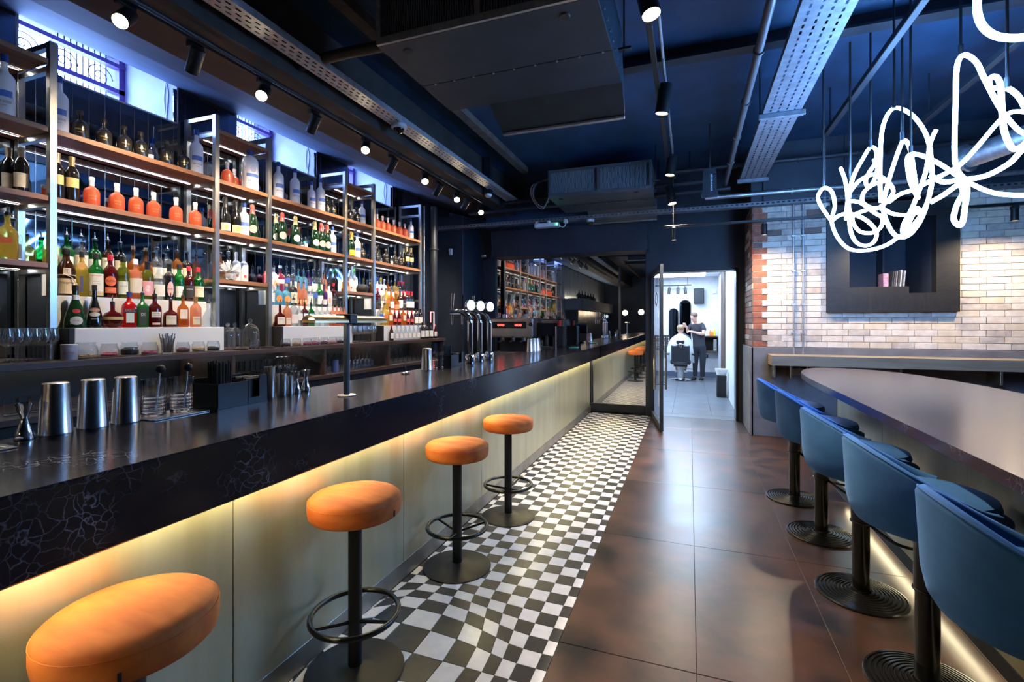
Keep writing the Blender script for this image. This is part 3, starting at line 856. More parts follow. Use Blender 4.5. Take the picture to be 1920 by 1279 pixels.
def pipe(label, pts, r, mat, clamps=(), k=6, name='ceiling_pipe'):
    t = thing(name, label, 'pipe', pts[0])
    P = smoothpts(pts, k) if len(pts) > 2 else pts
    MB().tube(P, r, 12).build('tube', mat, t, smooth=50, world=True)
    for c in clamps:
        a, b = Vector(pts[0]), Vector(pts[-1]); p = a.lerp(b, c); d = (b - a).normalized()
        MB().tube([p - d * .012, p + d * .012], r * 1.35, 12).build('pipe_clip', mat, t, smooth=50, world=True)
    return t
pipe('thin dark conduit with joints beside the pale tray above the bar', [(-2.84, -3, 3.24), (-2.84, 6.9, 3.24)], .014, m_paintsteel, (.38, .47, .56, .65, .74, .83, .92))
pipe('dark conduit alongside the wide tray, right of the aisle lights', [(.42, -3, 3.30), (.44, 7.0, 3.30)], .028, M('grey conduit', (.10, .10, .11), .45, .3), (.5, .58, .66, .74, .82, .9))
pipe('thick dark insulated pipe crossing the ceiling at the top left', [(-2.74, 1.95, 3.42), (-.6, 1.98, 3.52)], .045, m_black, (.2, .6))
pipe('black insulated refrigerant pipe bending into the large air conditioner', [(-2.74, 2.84, 3.40), (-2.35, 2.85, 3.42), (-2.02, 2.86, 3.42), (-1.92, 2.86, 3.46), (-1.90, 2.80, 3.62), (-1.84, 2.78, 3.66)], .038, m_black)
pipe('upper dark sprinkler pipe crossing above the pillar', [(-3.25, 7.0, 3.33), (.4, 6.95, 3.38)], .03, m_paintsteel, (.2, .5, .8))
pipe('lower dark sprinkler pipe crossing above the pillar', [(-3.25, 6.9, 3.19), (.5, 6.9, 3.24)], .028, m_paintsteel, (.15, .45, .75))
pipe('pale blue-lit pipe crossing the ceiling beyond the wide tray', [(.2, 7.0, 3.16), (3.6, 7.0, 3.16)], .03, m_galv, (.3, .7))
pipe('second pipe crossing high beyond the wide tray', [(-.3, 6.8, 3.50), (3.6, 6.8, 3.50)], .03, m_paintsteel, (.4, .8))
pipe('large round ventilation duct end behind the neon light', [(2.45, 5.9, 3.05), (3.3, 4.7, 3.2)], .10, m_galv, (.05,), name='vent_duct')
pipe('black vertical soil pipe in front of the dark pillar', [(-3.72, 6.62, .0), (-3.72, 6.62, 3.28)], .055, m_paintsteel, (.4, .8), name='wall_pipe')
pipe('thin conduit running up the corner by the last shelf post', [(-3.88, 6.60, 1.3), (-3.88, 6.60, 3.3)], .012, m_galv, name='wall_pipe')
pipe('thin conduit on the blue pillar face', [(-3.50, 8.04, 1.25), (-3.50, 8.04, 2.62)], .008, m_paintsteel, name='wall_pipe')
for k, yy in enumerate((6.5,)):
    t = thing('cable_bundle', ['loose bundle of cables hanging beside the farther air conditioner', 'bundle of cables at the corner of the near air conditioner'][k], 'cable', (-1.9, yy, 3.2))
    for q in range(4):
        MB().tube(smoothpts([(-1.86, yy + .02 * q, 3.5), (-2.02 - .02 * q, yy, 3.42), (-2.05 - .015 * q, yy + .01 * q, 3.25), (-1.94, yy, 3.12 - .015 * q), (-1.84, yy, 3.16 + .02 * q)]), .007, 6).build('cable', m_galv if q % 2 else m_black, t, world=True)

def spotlight(label, group, pos, aim, r, ln, ztrack, lit=True, power=E_SPOT, size=62):
    """pos: centre of the lamp face"""
    t = thing('track_spotlight', label, 'spotlight', pos, group=group)
    d = Vector(aim) - Vector(pos); d.normalize()
    back = -d * ln
    hd = MB()
    q = d.to_track_quat('Z', 'Y').to_matrix().to_4x4()
    prof = [(r * .9, -.018), (r * .97, -.002), (r, -.004), (r, -ln), (r * .9, -ln - .003), (0, -ln - .003)]
    hd.lathe([(r * .86, -.02), (r * .9, 0), (r, 0), (r, -ln), (r * .94, -ln - .006), (0, -ln - .006)], 24).xf(q)
    hd.build('head', m_blackmetal, t, smooth=40)
    MB().lathe([(0, -.012), (r * .86, -.012), (r * .86, -.011), (0, -.011)], 24).xf(q).build('lamp', m_spotbulb if lit else m_black, t)
    mid = -d * ln * .55
    up = ztrack - pos[2]
    MB().tube([mid + Vector((0, 0, r * .6)), Vector((mid.x, mid.y, up - .03))], .007, 8).build('stem', m_blackmetal, t)
    MB().rbox(mid.x - .018, mid.x + .018, mid.y - .05, mid.y + .05, up - .035, up - .001, .003).build('track_adapter', m_blackmetal, t)
    if lit:
        l = bpy.data.lights.new('spot_beam', 'SPOT'); l.energy = power; l.color = (1.0, .80, .56); l.spot_size = math.radians(size); l.spot_blend = .9; l.shadow_soft_size = r * .7
        lo = bpy.data.objects.new('spot_beam', l); COL.objects.link(lo); lo.parent = t
        lo.location = d * .012; lo.rotation_euler = d.to_track_quat('-Z', 'Y').to_euler()
    return t
tr1 = tag(MB().rbox(-2.975, -2.935, -2.0, 6.95, 3.262, 3.298, .003).build('light_track', m_blackmetal), 'black lighting track above the back bar shelves', 'light track')
gl = 'spotlights on the track over the back bar'
for k, (x, y, z) in enumerate([(-2.9, 1.73, 3.117), (-2.9, 2.652, 3.119), (-2.9, 3.845, 3.126), (-2.9, 4.953, 3.131), (-2.9, 5.781, 3.117), (-2.9, 6.569, 3.116)]):
    spotlight('lit track spotlight over the back bar, %s from the camera' % (ORD[k] if k < 5 else 'farthest'), gl, (x, y, z), (-2.1, y - 1.3, 1.6), .042, .13, 3.262)
for k, (y) in enumerate((2.22, 3.26, 4.40, 5.40, 6.2)):
    spotlight('dark-looking track spotlight turned to the shelves, %s from the camera' % (ORD[k] if k < 4 else 'farthest'), gl, (-3.02, y, 3.10), (-3.9, y + .25, 2.1), .042, .15, 3.262, lit=True, power=E_SPOT * 1.3, size=84)
tr2 = tag(MB().rbox(-.27, -.23, -1.0, 7.15, 3.43, 3.465, .003).build('light_track', m_blackmetal), 'black lighting track over the aisle between the air conditioners and wide tray', 'light track')
pipe('thin galvanised conduit beside the aisle lighting track', [(-.19, -1, 3.50), (-.19, 7.1, 3.50)], .012, m_galv, (.4, .5, .6, .7, .8, .9))
gm = 'spotlights on the aisle track'
mids = [((-.20, 2.80, 3.20), (.5, 2.4, 0), 'nearest aisle spotlight, tilted to the right'), ((-.22, 4.25, 3.24), (-.7, 4.6, 0), 'second aisle spotlight, hanging straight down'), ((-.22, 6.02, 3.23), (-.6, 6.0, 0), 'third aisle spotlight, hanging straight beside the far air conditioner'), ((-.21, 6.62, 3.03), (.35, 6.3, 0), 'fourth aisle spotlight, tilted to the right near the ceiling speaker')]
for p, a, lb in mids:
    spotlight(lb, gm, p, a, .056, .23, 3.43, power=E_MID, size=58)
tr3 = tag(MB().rbox(-.32, 3.6, 6.60, 6.64, 2.72, 2.75, .003).build('light_track', m_blackmetal), 'slim black lighting track across the front of the brick wall', 'light track')
gw = 'small spotlights on the brick wall track'
for k, (xx, lb) in enumerate([(-.19, 'small wall-track spotlight above the open door'), (.86, 'small wall-track spotlight above the red brick corner'), (2.12, 'small wall-track spotlight in front of the dark hatch'), (3.22, 'small wall-track spotlight at the right over the brick wall')]):
    spotlight(lb, gw, (xx, 6.62, 2.56), (xx + .01, 6.64, .8), .032, .13, 2.72, power=42, size=165)
for xx in (-.2, 1.5, 3.3):
    MB().cyl((xx, 6.62, 2.75), (xx, 6.62, 3.81), .003, n=6).build('suspension_wire', m_galv, tr3)

# hanging antenna paddle with vertical lettering
ant = thing('antenna_panel', 'dark paddle-shaped antenna hanging from the ceiling with vertical white lettering', 'antenna', (.22, 6.1, 2.95))
ap = MB(); pp = [(-.085, 0), (.085, 0), (.095, .03), (.075, .10), (.072, .33), (-.072, .33), (-.075, .10), (-.095, .03)]
ap.add([(x, -.012, z) for x, z in pp] + [(x, .012, z) for x, z in pp], [tuple(range(8)), tuple(reversed(range(8, 16)))] + [(i, i + 8, (i + 1) % 8 + 8, (i + 1) % 8) for i in range(8)])
ap.build('paddle', m_paintsteel, ant)
MB().cyl((0, 0, .33), (0, 0, .86), .011, n=10).build('rod', m_black, ant)
tx = text_mb('SENNHEISER', .022, .20); tx.xf(Matrix.Rotation(-PI / 2, 4, 'Y')); tx.xf(Matrix.Translation((.02, -.0135, .17)))
tx.build('lettering', m_white, ant)

# dome cameras, detectors, emergency light
def dome(label, loc, r=.055):
    t = thing('dome_camera', label, 'security camera', loc)
    MB().lathe([(r * .95, 0), (r, -.012), (r * .96, -.032), (r * .68, -.04)], 28).build('housing', m_whiteplastic, t, smooth=50)
    MB().lathe([(r * .68, -.04), (r * .6, -.06), (r * .4, -.077), (0, -.085)], 24).build('dome', m_blackgloss, t, smooth=60)
    return t
dome('white dome security camera under the pale cable tray', (-2.585, 3.93, 3.359), .075)
dome('white dome security camera above the middle of the mirror', (-1.36, 7.04, 2.999))
dome('white dome security camera on the blue pillar', (-3.47, 7.99, 2.70), .05)
MB().box(-3.52, -3.42, 7.95, 8.05, 2.70, 2.715).build('camera_shelf', m_paintsteel, pillar)
em = thing('emergency_light', 'white twin-lamp emergency light with a green glow above the mirror', 'emergency light', (-1.92, 7.02, 2.98))
MB().rbox(-.28, .09, -.06, .06, -.062, 0, .006).build('body', m_whiteplastic, em)
for xx in (-.24, -.06, .20):
    MB().lathe([(.022, 0), (.034, -.02), (.036, -.05), (.03, -.055), (0, -.055)], 16, (xx, -.03, .035)).build('lamp_head', m_whiteplastic, em, smooth=50)
MB().lathe([(0, -.01), (.012, 0), (0, .01)], 10, (.075, -.07, -.03)).build('green_indicator', EM('green indicator', (.05, 1.0, .35), 12), em)
MB().tube(smoothpts([(.09, -.02, -.02), (.13, -.03, -.07), (.18, -.03, -.07), (.2, -.03, -.02)]), .005, 6).build('cable', m_whiteplastic, em)
pir = thing('motion_sensor', 'small white motion sensor on the dark pillar', 'sensor', (-3.82, 7.399, 2.70))
MB().rbox(-.03, .03, -.04, 0, -.06, .05, .008).build('body', m_whiteplastic, pir)
MB().rbox(-.02, .02, -.048, -.038, -.04, .0, .004).build('lens', m_white, pir)
sm = thing('smoke_detector', 'white smoke detector near the end of the back bar track', 'smoke detector', (-2.75 + .08, 6.3, 3.30))
MB().lathe([(.05, 0), (.052, -.015), (.04, -.035), (.02, -.045), (0, -.045)], 24, (0, 0, 0)).build('body', m_whiteplastic, sm, smooth=50)
MB().box(-.05, .05, -.05, .05, 0, .52).build('mounting_box', m_paintsteel, sm)

# ================================================================== neon light sculpture
neon = thing('neon_light_sculpture', 'tangled glowing white neon tube sculpture hanging above the high table', 'light sculpture', (2.0, 4.2, 2.2))
_s, _c = math.sin(YAW), math.cos(YAW)
def place(zx, zy, Y):
    px = 1500 + zx * .3753; py = zy * .3753
    t = (px - 960) / 907.0; v = (606 - py) / 907.0
    k = Y / (_c + t * _s)
    return ((-_s + t * _c) * k, Y, CAM_H + v * k)
strands = [
 (4.75, .12, [(203, 840), (225, 900), (237, 985), (234, 1040), (230, 1095)]),
 (4.80, .18, [(158, 1105), (112, 1040), (90, 985), (118, 940), (158, 958), (174, 1030), (158, 1105), (190, 1190), (250, 1245), (340, 1250), (430, 1225), (500, 1180), (570, 1150), (622, 1060), (650, 950), (662, 880)]),
 (4.60, .20, [(158, 1105), (200, 1075), (260, 1070), (330, 1100), (380, 1155), (372, 1205), (330, 1228), (280, 1210), (252, 1150), (246, 1060), (242, 980), (268, 880), (310, 800), (350, 738), (380, 750), (378, 810), (350, 855), (328, 905), (345, 935), (375, 890), (388, 830), (370, 800)]),
 (4.45, .15, [(405, 1010), (400, 900), (405, 700), (425, 600), (470, 540), (540, 560), (600, 620), (640, 700), (655, 800), (660, 900), (640, 1000), (600, 1080), (560, 1130), (522, 1180), (515, 1130), (560, 1040), (592, 960), (630, 850), (650, 720), (680, 648)]),
 (4.70, .18, [(245, 965), (300, 900), (370, 872), (430, 900), (466, 950), (440, 1000), (380, 1042), (315, 1012), (320, 960), (372, 920), (432, 908), (462, 940)]),
 (4.35, .12, [(415, 1010), (450, 880), (490, 760), (518, 702), (545, 730), (560, 800), (575, 900), (590, 985)]),
 (4.15, .20, [(440, 1012), (500, 970), (560, 950), (660, 900), (790, 830), (880, 740), (1000, 600), (1060, 560), (1130, 560)]),
 (4.05, .22, [(590, 990), (550, 900), (538, 800), (555, 772), (610, 778), (700, 820), (790, 880), (900, 940), (1000, 970), (1130, 975)]),
 (3.75, .15, [(650, 1012), (720, 972), (800, 915), (830, 905), (775, 810), (778, 500), (785, 330), (820, 275), (880, 310), (920, 390), (1000, 540), (1080, 640), (1130, 670)]),
 (3.60, .12, [(655, 880), (720, 910), (800, 900), (835, 930), (825, 1030), (812, 1110), (790, 1125), (768, 1090), (785, 1020), (815, 960), (800, 905), (850, 893), (930, 878), (1040, 820), (1100, 760), (1130, 735)]),
 (3.45, .10, [(950, 445), (945, 400), (972, 382), (1000, 420), (1010, 560), (1022, 660), (1062, 742), (1105, 732), (1130, 710)]),
 (3.55, .08, [(950, 442), (1030, 440), (1090, 480), (1130, 550)]),
 (4.65, .12, [(245, 1005), (300, 1012), (370, 1062), (412, 1090), (400, 1140), (350, 1165), (290, 1150), (262, 1085), (330, 1050), (400, 1040), (470, 1070), (560, 1072), (600, 1050)]),
 (4.25, .12, [(410, 1020), (430, 1100), (470, 1170), (520, 1185), (570, 1150), (600, 1080), (585, 1040), (555, 1090), (520, 1160)]),
 (2.9, .04, [(890, -60), (885, 50), (912, 130), (975, 178), (1060, 190), (1140, 183)]),
]
for k, (Y0, amp, pts) in enumerate(strands):
    P = [place(x, y, Y0 + amp * math.sin(k * 1.3 + i * .9)) for i, (x, y) in enumerate(pts)]
    MB().tube(smoothpts(P, 7), .0132 if Y0 > 3 else .016, 10).build('neon_tube', m_neon, neon, smooth=60, world=True)
rail = thing('suspension_rail', 'dark suspension rail carrying the neon light rods', 'rail', (1.31, 4.6, 3.4))
MB().rbox(1.285, 1.335, 1.5, 5.75, 3.39, 3.44, .004).build('channel', m_paintsteel, rail, world=True)
for yy in (2.4, 4.0, 5.6): MB().cyl((1.31, yy, 3.44), (1.31, yy, 3.82), .007, n=8).build('hanger_rod', m_paintsteel, rail, world=True)
rail2 = thing('suspension_rail', 'second dark suspension rail farther right above the neon light', 'rail', (2.1, 4.4, 3.4))
MB().rbox(2.08, 2.13, 1.5, 6.6, 3.39, 3.44, .004).build('channel', m_paintsteel, rail2, world=True)
for yy in (2.4, 4.0, 5.6): MB().cyl((2.105, yy, 3.44), (2.105, yy, 3.82), .007, n=8).build('hanger_rod', m_paintsteel, rail2, world=True)
for (zx, zy, Y) in [(116, 935, 4.85), (250, 985, 4.75), (352, 730, 4.6), (470, 532, 4.45), (553, 765, 4.05), (510, 695, 4.35), (803, 265, 3.75), (1035, 430, 3.55)]:
    p = place(zx, zy, Y)
    MB().cyl(p, (p[0], p[1], 3.82), .008, n=8).build('hanging_rod', m_black, neon, world=True)
    MB().cyl((p[0], p[1], p[2] - .01), (p[0], p[1], p[2] + .05), .013, n=10).build('rod_clamp', m_paintsteel, neon, world=True)
struct(MB().rbox(2.6, 3.4, 2.6, 3.6, 3.45, 3.81, .01).build('ceiling_duct_boxing', m_paintsteel))
# ================================================================== back bar
_YAWS, _YAWC = math.sin(YAW), math.cos(YAW)
def y_of(px, X):
    t = (px - 960) / 907.0
    return X * (_YAWC + _YAWS * t) / (_YAWC * t - _YAWS)
bb = thing('back_bar_counter', 'dark oak back bar counter with open glass shelf and dividers', 'counter', (-3.9, 3.0, 0))
MB().rbox(-4.20, -3.56, .2, 6.70, 1.208, 1.25, .003).build('top_board', m_darkwood, bb, world=True)
MB().rbox(-4.20, -3.56, .2, 6.70, .90, .94, .003).build('lower_shelf', m_darkwood, bb, world=True)
MB().box(-4.215, -4.19, .2, 6.70, .94, 1.208).build('back_panel', m_black, bb, world=True)
for yy in (.22, 2.99, 4.07, 5.22, 6.67):
    MB().rbox(-4.19, -3.57, yy - .014, yy + .014, .9405, 1.2075, .002).build('divider', m_darkwood, bb, world=True)
MB().box(-4.05, -4.04, .3, 6.6, 1.199, 1.2075).build('light_strip', EM('added glass shelf strip', (.85, .93, 1.0), 5), bb, world=True)  # strip added to brighten the glasses, no fitting known under this board
for k in range(9):
    y0 = .25 + k * .71
    MB().rbox(-4.18, -3.60, y0 + .003, y0 + .707, .06, .899, .004).build('fridge_door', m_black, bb, world=True)

su = thing('shelf_unit', 'tall satin steel back bar shelf unit with walnut shelves and strip lights', 'shelf unit', (-3.98, 3.8, 1.25))
PY = [1.30, 1.885, 3.025, 3.581, 4.684, 5.228, 6.383]
XF, XR = -3.82, -4.165
ptop = 3.27
for yy in PY:
    for X in (XF, XR):
        MB().rbox(X - .02, X + .02, yy - .02, yy + .02, 1.251, ptop, .002).build('post', m_frame, su, world=True)
    for z in (3.25, 3.10, 2.675, 2.24, 1.815):
        MB().rbox(XR + .02, XF - .02, yy - .018, yy + .018, z - .018, z + .018, .002).build('cross_rail', m_frame, su, world=True)
def shelf(y0, y1, z):
    MB().rbox(XR - .02, XF + .012, y0 + .022, y1 - .022, z - .035, z, .002).build('shelf_board', m_wood, su, world=True)
    MB().box(XR + .0965, XR + .0995, y0 + .05, y1 - .05, z - .044, z - .0355).box(XR + .1075, XR + .1105, y0 + .05, y1 - .05, z - .044, z - .0355).build('added_light_lips', m_frame, su, world=True)  # lips added to keep the strip's light off the shelf underside
    MB().box(XR + .10, XR + .107, y0 + .05, y1 - .05, z - .0405, z - .0355).build('light_strip', m_shelfled, su, world=True)
for k, (a, b) in enumerate(zip(PY, PY[1:])):
    small = (b - a) < .8
    shelf(a, b, 2.725); shelf(a, b, 2.288)
    if small: shelf(a, b, 3.155); shelf(a, b, 1.863)
    else:
        # stepped white riser
        nm = ['nearest', 'middle', 'farthest'][(k - 1) // 2]
        r = thing('bottle_riser', 'white stepped bottle riser in the %s wide shelf bay' % nm, 'riser', (-3.9, (a + b) / 2, 1.251), group='stepped risers on the back bar')
        ya, yb = a + .06, b - .02
        MB().rbox(-3.845, -3.70, ya, yb, 1.252, 1.448, .003).build('step', m_acrylic, r, world=True)
        MB().rbox(-3.985, -3.846, ya - .03, yb, 1.252, 1.660, .003).build('step', m_acrylic, r, world=True)
        MB().rbox(-4.135, -3.986, ya - .03, yb, 1.252, 1.810, .003).build('step', m_acrylic, r, world=True)
        MB().rbox(-3.845, -3.70, ya - .03, ya - .001, 1.252, 1.447, .002).build('end_cheek', m_black, r, world=True)
        MB().box(-4.135, -3.846, ya - .036, ya - .031, 1.252, 1.659).box(-4.135, -3.986, ya - .036, ya - .031, 1.659, 1.809).build('end_cheek', m_black, r, world=True)
for k, (a, b) in enumerate([(3.04, 3.56), (4.70, 5.21), (1.32, 1.86)]):
    o = MB().rbox(-4.19, -4.185, a + .03, b - .03, 1.252, 1.80, .001).build('chalkboard_panel', m_black)
    tag(o, ['black backing panel behind the glass cloches', 'black backing panel behind the desk lamp', 'black backing panel behind the wine glasses at left'][k], 'panel')

# ------------------------------------------------------------------ bottles
PROF = {
 'spirit': [(.9, 0), (1, .02), (1, .58), (.93, .66), (.62, .73), (.36, .78), (.31, .84), (.31, .96), (.35, .965), (.35, 1)],
 'vodka': [(.95, 0), (1, .02), (1, .60), (.95, .66), (.72, .715), (.44, .75), (.35, .79), (.34, .9), (.34, 1)],
 'fat': [(.95, 0), (1, .02), (1, .70), (.95, .78), (.72, .85), (.40, .89), (.33, .91), (.33, 1)],
 'squat': [(.92, 0), (1, .03), (1, .52), (.96, .61), (.80, .69), (.52, .75), (.33, .79), (.30, .84), (.30, 1)],
 'wine': [(.95, 0), (1, .02), (1, .62), (.94, .68), (.65, .75), (.40, .79), (.37, .96), (.41, .965), (.41, 1)],
 'champ': [(.95, 0), (1, .02), (1, .42), (.93, .53), (.68, .68), (.42, .80), (.37, .86), (.37, 1)],
 'bell': [(.97, 0), (1, .04), (.97, .16), (.80, .36), (.52, .56), (.32, .68), (.27, .80), (.27, 1)],
 'globe': [(.45, 0), (.52, .02), (.80, .12), (1, .32), (.97, .46), (.70, .60), (.32, .68), (.22, .74), (.22, 1)],
 'flask': [(.98, 0), (1, .05), (.92, .18), (.60, .48), (.28, .68), (.22, .76), (.22, 1)],
 'monk': [(.95, 0), (1, .02), (1, .40), (.86, .46), (.97, .54), (.92, .62), (.62, .75), (.38, .82), (.35, 1)],
 'decanter': [(.95, 0), (1, .03), (1, .40), (.90, .52), (.50, .60), (.26, .66), (.24, 1)],
}
m_wl = {}
def LM(c, name=None):
    key = tuple(round(v, 3) for v in c)
    if key not in m_wl: m_wl[key] = M('paper label %d' % len(m_wl), c, .55, var=.06, scale=30)
    return m_wl[key]
_bcache = {}
def body_mesh(kind, r, h, mat, sq):
    key = ('b', kind, r, h, mat.name, sq)
    if key in _bcache: return _bcache[key]
    mb = MB(); n = 24; prof = [(0, 0)] + [(a * r, z * h) for a, z in PROF[kind]]
    for rr, z in prof:
        for i in range(n):
            a = 2 * PI * i / n; k = 1.0
            if sq and rr > r * .5:
                p = 7; k = 1 / (abs(math.cos(a)) ** p + abs(math.sin(a)) ** p) ** (1 / p)
            mb.v.append((rr * k * math.cos(a), rr * k * math.sin(a), z))
    for j in range(len(prof) - 1):
        for i in range(n):
            i2 = (i + 1) % n
            mb.f.append((j * n + i, j * n + i2, (j + 1) * n + i2, (j + 1) * n + i))
    _bcache[key] = mb.mesh('bottle_body', mat, 40)
    return _bcache[key]
def lathe_mesh(tagk, prof, mat, n=16):
    key = (tagk, tuple(prof), mat.name, n)
    if key not in _bcache: _bcache[key] = MB().lathe(list(prof), n).mesh(tagk, mat, 40)
    return _bcache[key]
def label_mesh(r, z0, z1, half, mat, oval=False, flat=False):
    key = ('l', round(r, 4), z0, z1, half, mat.name, oval, flat)
    if key in _bcache: return _bcache[key]
    mb = MB(); R = r + .0008
    def P(a, z):
        if flat: return (R, R * a, z)
        return (R * math.cos(a), R * math.sin(a), z)
    if oval:
        zc, hz = (z0 + z1) / 2, (z1 - z0) / 2; N = 20
        vs = [P(0, zc)]
        for ring in (.5, 1.0):
            vs += [P(half * ring * math.cos(2 * PI * i / N), zc + hz * ring * math.sin(2 * PI * i / N)) for i in range(N)]
        fs = [(0, 1 + i, 1 + (i + 1) % N) for i in range(N)] + [(1 + i, 1 + N + i, 1 + N + (i + 1) % N, 1 + (i + 1) % N) for i in range(N)]
    else:
        N = 10
        vs = [P(-half + 2 * half * i / N, z) for z in (z0, z1) for i in range(N + 1)]
        fs = [(i, i + 1, N + 2 + i, N + 1 + i) for i in range(N)]
    mb.add(vs, fs)
    _bcache[key] = mb.mesh('label', mat)
    return _bcache[key]
def text_label_mesh(s, r, z, hgt, wid, mat, flat=False):
    key = ('t', s, round(r, 4), round(z, 4), hgt, wid, mat.name, flat)
    if key in _bcache: return _bcache[key]
    mb = text_mb(s, hgt, wid); R = r + .0018; out = MB()
    if flat: out.add([(R, x, z + zz) for x, y, zz in mb.v], mb.f)
    else: out.add([(R * math.cos(x / R), R * math.sin(x / R), z + zz) for x, y, zz in mb.v], mb.f)
    _bcache[key] = out.mesh('lettering', mat)
    return _bcache[key]
m_bluecap = M('blue foil cap', (.03, .08, .30), .35, .3)
m_cork = M('cork', (.42, .27, .15), .8)
m_pourer = M('pourer plastic', (.02, .02, .022), .3)
m_redfoil = M('coral foil', (.62, .10, .08), .35, .3); m_goldfoil = M('gold foil', (.70, .50, .22), .3, .8); m_blackfoil = M('black foil', (.02, .02, .022), .35, .3); m_orangefoil = M('amber foil', (.78, .36, .03), .35, .3)
m_redcap = M('red capsule', (.55, .02, .04), .35); m_ink = M('dark ink', (.03, .03, .06), .6); m_goldink = M('gold ink', (.6, .45, .15), .35, .6); m_whiteink = M('white ink', (.8, .8, .8), .6); m_redink = M('red ink', (.6, .03, .03), .6)
m_blueink = M('blue wash print', (.06, .14, .45), .5)
def bg(name, c, body, rough=.05): return GL(name, [min(1, x) for x in c], body, c, rough)
G_ = {
 'frost': GL('frosted white glass', (.9, .93, 1.0), .88, (.93, .94, .98), .25, trans=.2), 'pinkgin': GL('coral gin', (.98, .46, .28), .66, (.95, .24, .11), .10, edge=.7), 'blackgin': M('black bronze glass', (.030, .026, .024), .22, .35, spec=.7),
 'winered': M('dark wine glass', (.010, .008, .008), .10, spec=.7), 'green': GL('green glass', (.06, .42, .12), .35, (.03, .30, .07), .05), 'dkgreen': M('dark green glass', (.006, .035, .012), .09, spec=.8),
 'amber': GL('amber whisky', (.85, .42, .10), .40, (.62, .22, .03), .05), 'brown': GL('brown glass', (.22, .09, .03), .45, (.10, .035, .012), .05), 'clear': GL('clear bottle glass', (.86, .90, .92), .10, (.8, .85, .9), .04),
 'red': GL('red liqueur', (.90, .06, .05), .6, (.80, .02, .02), .05), 'ruby': GL('ruby liqueur', (.38, .03, .03), .55, (.16, .012, .015), .05), 'olive': GL('olive glass', (.42, .48, .10), .40, (.22, .26, .04), .05), 'blue': GL('pale blue gin', (.45, .82, .96), .35, (.30, .70, .88), .05),
 'purple': GL('purple liqueur', (.35, .10, .45), .5, (.22, .05, .30), .05), 'peach': GL('peach spirit', (.98, .62, .45), .45, (.90, .42, .25), .05), 'darkblue': GL('deep blue glass', (.05, .12, .5), .5, (.03, .06, .32), .05), 'yellow': GL('straw spirit', (.92, .80, .35), .35, (.75, .58, .15), .05), 'whiteglass': M('opal white glass', (.80, .80, .80), .25), 'black': M('black bottle', (.008, .008, .009), .12, spec=.7), 'redsolid': M('coral red bottle', (.72, .06, .06), .3), 'burg': M('burgundy bottle', (.16, .008, .03), .2),
 'mint': GL('bright green gin', (.12, .48, .14), .7, (.03, .26, .05), .05),
}
